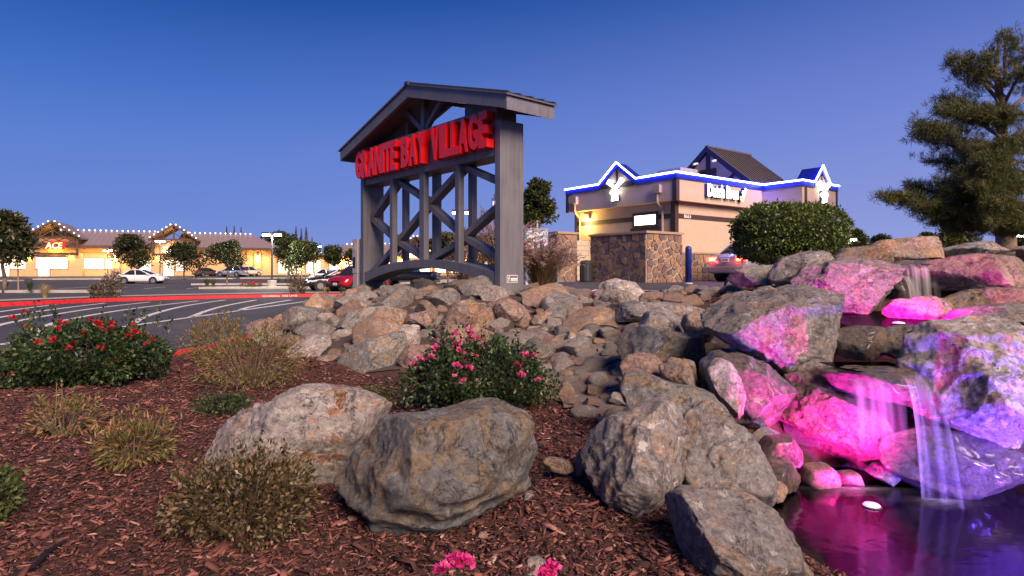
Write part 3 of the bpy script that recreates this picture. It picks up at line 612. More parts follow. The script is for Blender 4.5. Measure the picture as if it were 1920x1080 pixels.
for s in (-1, 1): MB().beam((XC+s*.05, .115, 3.88), (XC+s*.62, .115, 4.34), .09, .08).build('roof_strut', METALG, sign)
for s in (-1, 1): MB().prism([(XC+s*1.0, 3.84), (XC+s*2.2, 3.84), (XC+s*2.2, 3.94), (XC+s*1.0, 4.28)][::1], lambda a, b, d: (a, d, b), .30, .36).build('gusset', METALG, sign)
cw = {'I': .42, 'T': .88, 'E': .82, 'L': .78}
txt = 'GRANITE BAY VILLAGE'; tot = sum(cw.get(c, 1.0) for c in txt if c != ' ')
unit = (4.50-.17*2)/tot; xx = .03
for c in txt:
    if c == ' ': xx += .17; continue
    w = unit*cw.get(c, 1.0)
    letter(c, w*.95, .57, .145, lambda a, b, d, x=xx: (x+a, -d+.005, 3.20+b), 'letter', REDL, sign, .045); xx += w
pl = MB().box(SL+.001, SL+.008, .13, .35, 1.08, 1.20).build('plaque', WHITE, sign)
pk = plain('plaque_ink', (.12,.12,.13), .6)
MB().box(SL+.009, SL+.0105, .138, .342, 1.088, 1.192).build('plaque_field', pk, pl)
textline('f', .035, .085, .002, lambda a, b, d: (SL+.012+d, .15+a, 1.098+b), 'plaque_mark', WHITE, pl)
MB().box(SL+.011, SL+.013, .20, .335, 1.13, 1.155).box(SL+.011, SL+.013, .20, .335, 1.105, 1.118).build('plaque_lines', WHITE, pl)
# meter cabinet left of the sign
cp = PX(673, 545, 13.3)
cab = thing('meter_cabinet', 'slim grey electric meter pedestal beside the left sign post', 'cabinet', (cp.x, cp.y, .62), R(-40))
CABM = plain('cabinet_paint', (.40,.39,.39), .5, var=.08)
MB().box(-.075, .075, -.1, .1, 0, .60).build('base', CABM, cab, bevel=.006); MB().box(-.085, .085, -.11, .11, .602, 1.34).build('housing', CABM, cab, bevel=.008)
MB().box(-.055, .02, -.118, -.111, .72, .95).build('meter_window', BLACKM, cab); MB().box(-.03, .03, -.118, -.111, 1.08, 1.26).build('label_plate', CONC, cab)
# ================================================================== stone facing
def clip(poly, a, b):
    """keep points nearer a than b"""
    m = (a+b)/2; nrm = b-a; out = []
    for i in range(len(poly)):
        p = poly[i]; q = poly[(i+1) % len(poly)]; dp = (p-m)@nrm; dq = (q-m)@nrm
        if dp <= 0: out.append(p)
        if (dp < 0) != (dq < 0) and abs(dp-dq) > 1e-12: out.append(p+(q-p)*(dp/(dp-dq)))
    return out
STONEM = []
for i, c in enumerate([(.24,.15,.11),(.17,.115,.10),(.30,.19,.13),(.13,.10,.10),(.22,.16,.13),(.33,.20,.12)]):
    STONEM.append(plain('veneer_stone%d' % i, c, .85, var=.25, scale=9, bmp=.5, bscale=25))
MORTAR = plain('mortar', (.55,.46,.39), .9, var=.1, scale=20)
def stone_face(w, h, fn, parent, size, seed):
    g = np.random.default_rng(seed); nx = max(1, int(w/size)); nz = max(1, int(h/(size*.8))); S_ = []
    for i in range(nx):
        for j in range(nz): S_.append(((i+.5+g.uniform(-.42,.42)+.4*(j % 2)-.2)*w/nx, (j+.5+g.uniform(-.42,.42))*h/nz))
    S_ = np.array(S_)
    for k, a in enumerate(S_):
        poly = [np.array(p, float) for p in ((0,0),(w,0),(w,h),(0,h))]
        for j in np.argsort(((S_-a)**2).sum(1))[1:16]:
            poly = clip(poly, a, S_[j])
            if len(poly) < 3: break
        if len(poly) < 3: continue
        c = sum(poly)/len(poly); pin = []
        for p in poly:
            d = c-p; L = np.linalg.norm(d); pin.append(p+d*min(.35, .014/max(L, 1e-6)*1.9))
        t = g.uniform(.022, .045)
        MB().prism([tuple(p) for p in pin], fn, .001, t).build('stone', STONEM[int(g.integers(6))], parent)
# ================================================================== coffee kiosk
KA = R(36.5); dl = Vector((-math.sin(KA), math.cos(KA), 0)); dr = Vector((math.cos(KA), math.sin(KA), 0))
KC = Vector((6.16, 23, .9))
kiosk = thing('coffee_kiosk', 'tan stucco drive through coffee kiosk with blue neon roofline', 'building', KC, KA)
STUC = plain('stucco', (.57,.43,.31), .9, var=.07, scale=3, bmp=.25, bscale=40)
BROWN = plain('brown_trim', (.055,.032,.028), .7); NAVY = plain('blue_trim', (.010,.018,.16), .4)
NEON = glow('neon_tube', (.085, .10, 1.0), 58.0); KROOF = plain('kiosk_roof_metal', (.125,.105,.10), .5, .2)
SIGNW = glow('sign_white', (.92, 1.0, .98), 4.0); SIGNY = glow('sign_yellow', (1.0, .72, .10), 3.2)
wl_ = MB().box(.30, 8.4, .30, 5.9, 0, 3.06).build('wall', STUC, kiosk)
MB().box(5.95, 8.4, -1.45, .298, 0, 3.06).build('wall', STUC, kiosk)
MB().box(0, .22, 0, 6.18, 3.05, 3.98).build('parapet', STUC, kiosk); MB().box(.222, 5.77, 0, .22, 3.05, 3.98).build('parapet', STUC, kiosk)
MB().box(5.772, 5.99, -1.75, .22, 3.05, 3.98).build('parapet', STUC, kiosk); MB().box(5.992, 8.67, -1.75, -1.53, 3.05, 3.98).build('parapet', STUC, kiosk)
MB().box(8.45, 8.67, -1.528, 6.18, 3.05, 3.98).build('parapet', STUC, kiosk); MB().box(.222, 8.448, 5.96, 6.18, 3.05, 3.98).build('parapet', STUC, kiosk)
MB().box(.223, 8.447, .223, 5.958, 3.062, 3.12).box(5.993, 8.447, -1.527, .22, 3.062, 3.12).build('soffit', STUC, kiosk)
MB().box(.223, 8.447, .223, 5.958, 3.55, 3.60).build('roof_deck', KROOF, kiosk)
for b in ((-.02,.10,-.02,.16),): pass
for (x0,x1,y0_,y1_) in ((-.025,.16,-.025,.16),(-.025,.10,6.04,6.20),(5.95,6.13,-1.775,-1.62),(8.56,8.695,-1.775,-1.62)):
    MB().box(x0, x1, y0_, y1_, 3.045, 3.86).build('corner_board', BROWN, kiosk)
for (x0,x1,y0_,y1_) in ((.27,.48,.27,.48),(.27,.40,5.8,5.93)): MB().box(x0, x1, y0_, y1_, .0, 3.055).build('corner_post', BROWN, kiosk)
MB().box(.275, .30, .48, 5.8, 2.42, 2.60).build('band', BROWN, kiosk); MB().box(.48, 5.95, .275, .30, 2.42, 2.60).build('band', BROWN, kiosk)
# coping and neon
CO = [(-.04, 6.2), (-.04, -.04), (5.73, -.04), (5.73, -1.79), (8.71, -1.79)]
def cop(x0, x1, y0_, y1_): MB().box(x0, x1, y0_, y1_, 3.86, 4.06).build('coping', NAVY, kiosk)
cop(-.04, .25, 4.06, 6.2); cop(-.04, .25, -.04, 1.98); cop(.252, 5.728, -.04, .25); cop(5.73, 6.02, -1.79, .25); cop(6.022, 6.68, -1.79, -1.5); cop(7.98, 8.71, -1.79, -1.5)
def gable_l(ya, yb, ym, zt, x0):   # small gable standing in the left parapet
    for (p, q) in ((ya, ym), (yb, ym)):
        MB().prism([(p, 3.86), (q, zt-.22), (q, zt), (p, 4.08)], lambda a, b, d: (d, a, b), x0, .55).build('gable_board', NAVY, kiosk)
    MB().prism([(ya, 3.87), (yb, 3.87), (ym, zt-.22)], lambda a, b, d: (d, a, b), .0, .06).build('gable_panel', STUC, kiosk)
    MB().box(-.02, -.0015, ym-.05, ym+.05, 3.99, zt-.28).build('gable_stud', BROWN, kiosk)
    MB().prism([(ya+.1, 3.86), (yb-.1, 3.86), (yb-.25, 4.05), (ya+.25, 4.05)], lambda a, b, d: (d, a, b), -.03, -.0012).build('gable_trim', BROWN, kiosk)
gable_l(1.98, 4.06, 3.03, 4.86, -.05)
def gable_r(xa, xb, xm, zt, y0_):
    for (p, q) in ((xa, xm), (xb, xm)):
        MB().prism([(p, 3.86), (q, zt-.24), (q, zt), (p, 4.08)], lambda a, b, d: (a, d, b), y0_, y0_+.9).build('gable_board', NAVY, kiosk)
    MB().prism([(xa+.02, 3.87), (xb-.02, 3.87), (xm, zt-.24)], lambda a, b, d: (a, d, b), -1.75, -1.69).build('gable_panel', STUC, kiosk)
    MB().box(xm-.05, xm+.05, -1.77, -1.7515, 3.9, zt-.3).build('gable_stud', BROWN, kiosk)
gable_r(6.68, 7.98, 7.33, 4.80, -1.80)
nz = 4.10
pathn = [(-.07, 6.22, nz), (-.07, 4.07, nz), (-.07, 3.03, 4.90), (-.07, 1.97, nz), (-.07, -.07, nz), (5.70, -.07, nz), (5.70, -1.82, nz), (6.67, -1.82, nz), (7.33, -1.83, 4.85), (7.99, -1.82, nz), (8.74, -1.82, nz)]
for a, b in zip(pathn[:-1], pathn[1:]): MB().cyl(a, b, .031, n=8).build('neon_tube', NEON, kiosk)
TNAVY = plain('tower_trim', (.010,.014,.05), .5)
# roof tower
gx = 5.0; hz_ = 2.95+.95; pk_ = 6.03
TW = lambda a, b, d: (d, a, b)
MB().prism([(.1, 3.6), (4.46, 3.6), (4.46, 4.02), (2.28, 5.75), (.1, 4.02)], TW, gx+.12, gx+3.2).build('tower_wall', STUC, kiosk)
for (p, q) in ((-.02, 2.28), (4.58, 2.28)):
    MB().prism([(p, 3.98), (q, pk_-.16), (q, pk_), (p, 4.16)], TW, gx, gx+3.45).build('tower_roof', KROOF, kiosk)
    MB().prism([(p, 3.88), (q, pk_-.26), (q, pk_+.012), (p, 4.172)], TW, gx-.07, gx-.001).build('barge_board', TNAVY, kiosk)
for k in range(13):
    xk = gx+.2+k*.255
    MB().prism([(-.03, 4.155), (2.26, pk_-.01), (2.26, pk_+.035), (-.03, 4.20)], TW, xk-.018, xk+.018).build('standing_seam', KROOF, kiosk)
MB().box(gx-.02, gx+3.46, 2.20, 2.36, pk_-.02, pk_+.05).build('ridge_cap', KROOF, kiosk)
MB().box(gx+.085, gx+.1185, 2.17, 2.39, 4.9, 5.72).build('tower_stud', BROWN, kiosk)
MB().box(gx+.075, gx+.1180, 1.85, 2.72, 4.45, 5.02).build('tower_vent', BROWN, kiosk)
for k in range(4): MB().box(gx+.055, gx+.074, 1.95, 2.62, 4.52+k*.11, 4.57+k*.11).build('vent_slat', BLACKM, kiosk)
MB().beam((gx+.10, 1.7, 4.02), (gx+.10, .95, 4.62), .16, .036, (1,0,0)).build('tower_brace', BROWN, kiosk)
for yy in (1.75, 2.75):
    MB().cyl((gx-.02, yy, 5.33), (gx-.28, yy+.05, 5.26), .055, n=8).build('security_camera', WHITE, kiosk)
MB().box(3.3, 4.5, 2.4, 3.7, 3.6, 4.95).build('air_conditioner', plain('ac_paint', (.42,.40,.39), .5), kiosk)
for k in range(6): MB().box(3.27, 3.298, 2.5, 3.6, 4.15+k*.12, 4.20+k*.12).build('louvre', METALD, kiosk)
# window with frame, downspouts, lamp
WINL = glow('lit_window', (1.0, .86, .62), 3.0)
MB().box(.262, .274, 1.10, 2.42, 2.12, 2.74).build('window_frame', BROWN, kiosk); MB().box(.250, .2615, 1.22, 2.30, 2.24, 2.62).build('window_pane', WINL, kiosk)
MB().box(.235, .2735, 1.0, 2.52, 2.02, 2.115).build('window_sill', BROWN, kiosk)
PIPE = plain('downspout_paint', (.46,.37,.28), .6)
for yy in (.85, 5.55):
    MB().box(-.16, -.003, yy-.17, yy+.17, 3.40, 3.70).build('scupper_box', PIPE, kiosk)
    MB().tube([(-.06, yy, 3.42), (-.06, yy, 3.08), (-.04, yy, 3.0), (.24, yy, 2.78), (.24, yy, .2)], .042, 8).build('downspout', PIPE, kiosk)
lampf = MB().box(.16, .298, 4.92, 5.22, 2.70, 2.92).build('wall_lamp', plain('lamp_housing', (.5,.42,.3), .5), kiosk)
MB().box(.17, .29, 4.95, 5.19, 2.66, 2.699).build('lamp_lens', glow('lamp_lens', (1,.72,.25), 14), lampf)
ld = bpy.data.lights.new('kiosk_lamp', 'POINT'); ld.energy = 75; ld.color = (1, .62, .18); ld.shadow_soft_size = .08
lo = bpy.data.objects.new('kiosk_lamp_light', ld); COL.objects.link(lo); lo.parent = kiosk; lo.location = (.02, 5.07, 2.55)
# wainscot
ws = MB().box(.50, 5.9, .262, .299, 0, 1.06).build('wainscot', MORTAR, kiosk); MB().box(.485, 5.94, .215, .298, 1.062, 1.13).build('wainscot_cap', plain('cap_stone', (.36,.25,.17), .85), kiosk)
stone_face(5.4, 1.05, lambda a, b, d: (.50+a, .262-d, b), ws, .27, 71)
# signs on the kiosk
tf = lambda a, b, d, x0, zb: (x0+a, -.02-d, zb+b)
lw = 1.72
bk = textline('Dutch Bros', 2.02, .50, .16, lambda a, b, d: (1.70+a, -.003-d, 3.30+b), 'sign_letter_returns', NAVY, kiosk, .05)
textline('Dutch Bros', 2.02, .50, .02, lambda a, b, d: (1.70+a, -.165-d, 3.30+b), 'sign_letters', SIGNW, kiosk, .03)
ca, sa = math.cos(R(62)), math.sin(R(62))
textline('Coffee', .62, .24, .16, lambda a, b, d: (3.92+a*ca-b*sa+.12, -.003-d, 3.22+a*sa+b*ca), 'script_returns', NAVY, kiosk, .03)
textline('Coffee', .62, .24, .02, lambda a, b, d: (3.92+a*ca-b*sa+.12, -.165-d, 3.22+a*sa+b*ca), 'script_letters', SIGNY, kiosk, .02)
def windmill(fn, parent):
    body = [(-.20,0),(.20,0),(.13,.36),(.20,.40),(.12,.52),(-.12,.52),(-.20,.40),(-.13,.36)]
    r_ = MB().prism(body, fn, .0, .12).build('windmill_returns', NAVY, parent); MB().prism(body, fn, .121, .14).build('windmill_tower', SIGNW, parent)
    for ang in (40, 140, 225, 318):
        c_, s_ = math.cos(R(ang)), math.sin(R(ang)); L = .52 if ang < 180 else .30
        bl = [(.03,-.035),(L,-.10),(L,.10),(.03,.035)]
        MB().prism([(a*c_-b*s_, .50+a*s_+b*c_) for a, b in bl], fn, .08, .16).build('windmill_sail', SIGNW, parent)
windmill(lambda a, b, d: (-.003-d, 3.03-a, 3.30+b), kiosk)
windmill(lambda a, b, d: (7.33+a, -1.753-d, 3.25+b), kiosk)
textline('8663', .42, .145, .012, lambda a, b, d: (.80+a, .274-d, 2.44+b), 'house_number', WHITE, kiosk)
# stone enclosure, pier, bollard, bin
E0 = Vector((4.38, 20.0, .86))
enc = thing('stone_enclosure', 'stone veneer enclosure wall with tan cap in front of the kiosk', 'wall', E0, KA)
CAPM = plain('cap_stone_tan', (.40,.28,.19), .85)
MB().box(0, 1.80, .0, .20, 0, 1.66).box(.0, .20, .2005, 2.6, 0, 1.66).build('wall_core', MORTAR, enc)
MB().box(-.07, 1.86, -.07, .25, 1.663, 1.74).build('cap', CAPM, enc); MB().box(-.07, .25, .2505, 2.66, 1.663, 1.74).build('cap', CAPM, enc)
stone_face(1.80, 1.65, lambda a, b, d: (a, -d, b), enc, .25, 72); stone_face(2.6, 1.65, lambda a, b, d: (-d, a, b), enc, .25, 73)
pp = Vector((1.62, 21.6, .88))
pier = thing('stone_pier', 'stone veneer pier behind the plumed grass', 'wall', pp, KA)
MB().box(0, .9, 0, .5, 0, 1.72).build('pier_core', MORTAR, pier); MB().box(-.06, .96, -.06, .56, 1.722, 1.80).build('cap', CAPM, pier)
stone_face(.9, 1.70, lambda a, b, d: (a, -d, b), pier, .24, 74); stone_face(.5, 1.70, lambda a, b, d: (-d, a, b), pier, .24, 75)
blk = thing('block_wall', 'yellow lit block wall between the stone pier and the enclosure', 'wall', (2.45, 25.6, .9), KA)
BLKM = plain('block_paint', (.55,.46,.30), .85, var=.05)
for j in range(8):
    for i in range(5): MB().box(i*.41+(j % 2)*.2, i*.41+.40+(j % 2)*.2, 0, .19, j*.21, j*.21+.2).build('block', BLKM, blk)
bn = PX(1099, 500, 21.9)
bin_ = thing('litter_bin', 'dark grey litter bin beside the stone enclosure', 'bin', (bn.x, bn.y, .9), KA)
BINM = plain('bin_steel', (.035,.04,.045), .5)
MB().lathe([(.20,0),(.22,.05),(.22,.62),(.20,.64)], n=20).build('barrel', BINM, bin_); MB().lathe([(.235,.645),(.235,.70),(.15,.76),(.05,.78)], n=20).build('lid', METALD, bin_)
for k in range(12):
    t = 2*math.pi*k/12; MB().beam((.226*math.cos(t), .226*math.sin(t), .04), (.226*math.cos(t), .226*math.sin(t), .60), .05, .012, (math.cos(t), math.sin(t), 0)).build('slat', BINM, bin_)
bo = thing('bollard', 'dark blue domed steel bollard at the kiosk drive lane', 'bollard', (5.61, 19.5, float(lot_z(5.61, 19.5))))
BOLM = plain('bollard_paint', (.012,.022,.20), .4, var=.1)
MB().lathe([(.10,-.05),(.10,1.10),(.096,1.14),(.075,1.18),(.04,1.20),(.01,1.205)], n=20).build('pipe', BOLM, bo, True); MB().lathe([(.14,-.02),(.14,.02),(.105,.04)], n=20).build('footing', CONC, bo)
# wrapped utility box
ub = PX(1004, 432, 17.5)
box_ = thing('utility_box', 'utility cabinet wrapped in blue and orange art print behind the grass', 'cabinet', (ub.x, 17.5, .72), R(8))
m_, nt_, b_ = newmat('art_wrap'); v_ = mapping(nt_, (1,1,1)); nn_ = tnoise(nt_, v_, 3.2, 3, .5, 1.6)
nt_.links.new(ramp(nt_, nn_.outputs[0], [(.34,(.05,.08,.30)),(.42,(.62,.60,.66)),(.50,(.04,.35,.60)),(.54,(.75,.72,.74)),(.62,(.60,.32,.20)),(.70,(.70,.55,.55))], 'CONSTANT'), b_.inputs['Base Color']); b_.inputs['Roughness'].default_value = .4
MB().box(-.32, .32, -.2, .2, 0, 1.72).build('housing', m_, box_, bevel=.012); MB().box(-.35, .35, -.24, .24, -.12, 0.0).build('plinth', CONC, box_)
MB().box(-.345, .345, -.225, .225, 1.722, 1.75).build('lid', CABM, box_); MB().cyl((.05,0,1.75),(.05,0,2.0),.03).build('vent_pipe', CABM, box_)
# ================================================================== shopping centre
A0 = Vector((-86.9, 102.0, .50)); SA = R(20); ex = Vector((math.cos(SA), math.sin(SA), 0)); ey = Vector((-math.sin(SA), math.cos(SA), 0))
def tx(px, off=0.0):
    r = (px-960)/F; b = A0+ey*off; return (r*b.y-b.x)/(ex.x-r*ex.y)
SHW = plain('shop_stucco', (.62,.40,.20), .9, var=.06, scale=.8); SHD = plain('shop_brown_beam', (.075,.042,.028), .7); SHROOF = plain('shop_roof_metal', (.25,.20,.22), .5, .1)
SHST = plain('shop_pier_stone', (.30,.23,.18), .9, var=.5, scale=3); LITW = None
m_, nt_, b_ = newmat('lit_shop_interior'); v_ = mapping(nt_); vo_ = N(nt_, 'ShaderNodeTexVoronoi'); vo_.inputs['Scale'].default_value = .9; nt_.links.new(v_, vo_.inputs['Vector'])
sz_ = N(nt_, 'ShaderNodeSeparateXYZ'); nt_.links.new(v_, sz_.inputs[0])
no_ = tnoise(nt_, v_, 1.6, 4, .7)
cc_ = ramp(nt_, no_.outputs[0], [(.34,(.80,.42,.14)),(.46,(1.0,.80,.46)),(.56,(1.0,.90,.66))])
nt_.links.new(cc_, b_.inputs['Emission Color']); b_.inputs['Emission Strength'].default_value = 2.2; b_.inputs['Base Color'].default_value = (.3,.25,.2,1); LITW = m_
BULB = glow('string_bulb', (1.0, .72, .36), 3.0); SCON = glow('sconce_glow', (1.0, .74, .28), 16.0)
shop = thing('hardware_store', 'long tan shop block with lit windows, gabled entries and string lights', 'building', A0, SA)
def point(parent, loc, e, col, r=.15, name='lamp_light'):
    d = bpy.data.lights.new(name, 'POINT'); d.energy = e; d.color = col; d.shadow_soft_size = r
    o = bpy.data.objects.new(name, d); COL.objects.link(o); o.parent = parent; o.location = loc; return o
BULBME = None
def bulbs(p, q, n, parent):
    global BULBME
    if BULBME is None:
        BULBME = npmesh('bulb', ICO[2][0]*.12, ICO[2][1], None, True); BULBME.materials.append(BULB)
    for i in range(n):
        o = bpy.data.objects.new('bulb', BULBME); COL.objects.link(o); o.parent = parent; o.location = Vector(p).lerp(Vector(q), (i+.5)/n)
def lit_window(x0, x1, z0, z1, y, parent, door=False, mull=1):
    f = MB().box(x0-.08, x1+.08, y-.05, y, z0-.08, z1+.08).build('door' if door else 'window', SHD, parent)
    n_ = mull
    for k in range(n_):
        a = x0+(x1-x0)*k/n_+.04; b = x0+(x1-x0)*(k+1)/n_-.04
        MB().box(a, b, y-.08, y-.051, z0+.02, z1-.02).build('pane', LITW, f)
def sconce(x, y, z, parent, e=60):
    s = MB().box(x-.2, x+.2, y-.35, y, z+.55, z+.75).build('sconce', SHD, parent); MB().lathe([(.14,-.5),(.24,-.3),(.24,.3),(.14,.5)], (x, y-.28, z), 10).build('sconce_glass', SCON, s)
    point(parent, (x, y-.8, z-.1), e, (1, .52, .12), .25)
def gable(xc, hw, zb, zp, yf, parent, letters=None):
    """projecting entry gable: two roof slabs, timber truss, bulbs along the rake"""
    for s in (-1, 1):
        f = lambda a, b, d, s=s: (xc+s*a, d, b)
        MB().prism([(0, zp), (hw, zb), (hw, zb-.35), (0, zp-.4)], f, yf, yf+.35).build('barge_board', SHD, parent)
        MB().prism([(0, zp-.02), (hw, zb-.02), (hw, zb-.22), (0, zp-.24)], f, yf+.352, yf+9).build('roof_slab', SHROOF, parent)
        bulbs((xc+s*.1, yf-.12, zp+.12), (xc+s*hw, yf-.12, zb+.1), 6, parent)
        MB().beam((xc+s*hw*.82, yf+.6, zb-.1), (xc+s*hw*.82, yf+.6, 3.6), .3, .3).build('truss_post', SHD, parent)
        for (u0, w0, u1, w1) in ((.0,.45,.42,.02),(.42,.02,.42,.55),(.42,.0,.80,-.9),(.80,.0,.45,-.9),(0,.0,.42,-.9),(.42,.0,.0,-.9)):
            MB().beam((xc+s*hw*u0, yf+.6, zb+w0*(zp-zb) if w0 > 0 else zb+w0), (xc+s*hw*u1, yf+.6, zb+w1*(zp-zb) if w1 > 0 else zb+w1), .15, .15).build('truss_web', SHD, parent)
    MB().box(xc-hw*.85, xc+hw*.85, yf+.45, yf+.75, zb-.1, zb+.14).build('truss_tie', SHD, parent)
    MB().box(xc-hw*.85, xc+hw*.85, yf+.45, yf+.75, zb-2.9, zb-2.55).build('truss_chord', SHD, parent)
    MB().box(xc-.13, xc+.13, yf+.46, yf+.74, zb+.15, zp-.3).build('truss_king_post', SHD, parent)
    MB().box(xc-hw*.80, xc+hw*.80, yf+2.2, yf+2.4, zb-2.6, zb-.1).build('sign_wall', SHW, parent)
tE = tx(530)
x1a, x1b = tx(-60), tx(277); x2a, x2b = tx(277), tx(500)
MB().box(x1a, tE-1.2, 1.0, 16, 0, 5.3).build('wall', SHW, shop)
# roofs
def hip(xa, xb, ea, eb, ze=5.35, zr=8.2, ye=-.3, yr=6.5, yb=14):
    vs = [(xa, ye, ze), (xb, ye, ze), (xb-eb, yr, zr), (xa+ea, yr, zr), (xa, yb, ze), (xb, yb, ze)]
    MB().add(vs, [(0,1,2,3), (1,5,2), (5,4,3,2), (4,0,3), (0,4,5,1)]).build('roof', SHROOF, shop)
    MB().box(xa, xb, ye-.12, ye-.002, ze-.45, ze+.06).build('eave_fascia', SHD, shop)
    nrib = int((xb-xa)/.9)
    for k in range(nrib):
        x = xa+.5+k*.9; u = max(0, min(1, (x-xa)/max(ea, .01), (xb-x)/max(eb, .01)))
        MB().beam((x, ye, ze+.03), (x, ye+(yr-ye)*u, ze+(zr-ze)*u+.03), .07, .05, (0,0,1)).build('roof_seam', SHROOF, shop)
    bulbs((xa+ea, yr-.1, zr+.2), (xb-eb, yr-.1, zr+.2), int((xb-xa-ea-eb)/.85), shop)
hip(x1a, x1b+1.0, 0.01, .6); hip(x2a+4, tE, .5, 5.6, 5.25, 8.1)
xc1 = tx(97, -1.5); gable(xc1, 4.3, 6.6, 9.45, -1.6, shop)
xc2 = tx(325, -1.5); gable(xc2, 4.0, 6.6, 9.35, -1.6, shop)
for xc in (xc1, xc2): point(shop, (xc, -.2, 4.5), 200, (1, .50, .08), .4); point(shop, (xc, 1.2, 7.2), 150, (1, .50, .08), .4)
# entry walls below the gables
for xc, hw in ((xc1, 4.3), (xc2, 4.0)):
    MB().box(xc-hw*.95, xc+hw*.95, -.4, .99, 0, 4.0).build('entry_wall', SHW, shop)
MB().box(x1a, tE-1.2, .55, .99, 4.3, 4.9).build('soffit_band', SHW, shop)
# lettering
SRED = glow('sign_red', (.85, .012, .004), 1.0, (.6,.02,.02)); SCRM = glow('sign_cream', (1.0, .50, .10), 1.3)
aw = [tx(82, -1), tx(115, -1)]
textline('ACE', aw[1]-aw[0]+.3, 1.5, .25, lambda a, b, d: (aw[0]+a+.12*b, -.35-d, 4.62+b), 'sign_letter_back', SRED, shop, .09)
textline('ACE', (aw[1]-aw[0])*.94, 1.10, .05, lambda a, b, d: (aw[0]+a+.12*b+.1, -.62-d, 4.74+b), 'sign_letters', SCRM, shop, .02)
ORG = glow('sign_orange', (1.0, .12, .02), 1.6); sx_ = tx(316, -1)
for k in range(8): MB().box(sx_+k*.42, sx_+k*.42+.26, -.65, -.5, 4.95, 5.5).build('sign_letter', ORG, shop)
MB().box(sx_-.9, sx_+2.6, -.6, -.45, 4.25, 4.8).build('sign_panel', SIGNW, shop); MB().lathe([(.02,-.1),(.33,-.1),(.33,.1),(.02,.1)], (sx_-.5, -.5, 5.25), 14).build('sign_disc', SIGNW, shop)
# windows, doors, piers
def wpx(pa, pb, z0, z1, y, door=False, mull=1): lit_window(tx(pa, y), tx(pb, y), z0, z1, y, shop, door, mull)
wpx(67, 127, 1.25, 3.25, -.42, False, 4); wpx(71, 93, .05, 2.3, -.55, True, 2); wpx(-8, 18, .05, 2.2, .98, True, 2); wpx(19, 50, 1.25, 3.25, .98, False, 3)
wpx(142, 196, 1.25, 3.2, .98, False, 4); wpx(198, 211, 1.25, 3.2, .98, False, 1); wpx(262, 285, .9, 2.9, .98, False, 3); wpx(306, 326, .05, 2.9, -.42, True, 2); wpx(330, 344, .9, 2.9, -.42, False, 2); wpx(366, 373, 1.0, 2.7, .98)
for p in (57, 135, 217, 297, 357, 483):
    x = tx(p, .4); MB().box(x-.55, x+.55, .45, .985, 1.4, 5.2).build('pier', SHW, shop); MB().box(x-.7, x+.7, .30, .986, 0, 1.38).build('pier_base', SHST, shop)
for p, z in ((57, 3.2), (136, 3.4), (297, 3.3), (483, 3.3), (217, 3.2)): sconce(tx(p, .3), .44, z, shop, 340)
for p in (160, 185, 330, 100, 400, 440, 250): point(shop, (tx(p, -1), -.9, 4.1), 60, (1, .52, .12), .3)
# lower wing to the right and a further block seen past the sign
wing = thing('shop_wing', 'low recessed shop front with lit glass doors right of the long store', 'building', (A0+ex*(tE-1.2)+ey*3), SA)
MB().box(0, 9, 0, 10, 0, 3.6).build('wall', SHW, wing); MB().box(-.2, 9.3, -.6, 10, 4.2, 4.5).build('roof', SHROOF, wing); MB().box(-.1, 9.2, -.45, -.002, 3.605, 4.19).build('fascia', SHD, wing)
for a, b, dr_ in ((.3, 2.2, 0), (2.5, 3.6, 1), (3.8, 4.5, 0), (5.5, 6.8, 0), (7.1, 8.3, 0)): lit_window(a, b, .05 if dr_ else .5, 3.0, -.002, wing, bool(dr_), 1)
bulbs((.5, -.7, 4.6), (8.8, -.7, 4.6), 8, wing); point(wing, (4.5, -1.2, 3.4), 400, (1, .66, .26), .3)
far = thing('far_shop_row', 'distant row of lit shops with a lighted gable seen through the sign', 'building', (-38, 124, .62), R(-12))
MB().box(0, 36, 0, 10, 0, 3.8).build('wall', SHW, far)
MB().add([(-.6,-1,3.9),(36.6,-1,3.9),(34,5,6.3),(2,5,6.3),(-.6,11,3.9),(36.6,11,3.9)], [(0,1,2,3),(1,5,2),(5,4,3,2),(4,0,3),(0,4,5,1)]).build('roof', SHROOF, far)
for k in range(11): lit_window(1.2+k*3.2, 3.4+k*3.2, .4, 2.7, -.002, far, False, 2)
for k in range(5): sconce(3.9+k*6.4, -.002, 2.6, far, 300)
bulbs((2, 4.9, 6.5), (34, 4.9, 6.5), 30, far)
gable(20.5, 3.6, 5.2, 7.6, -2.4, far); MB().box(17.8, 23.2, -.9, -.7, 3.4, 5.1).build('emissive_gable_wall', LITW, far)  # plain wall, no lamp: its lit look is emission in the material
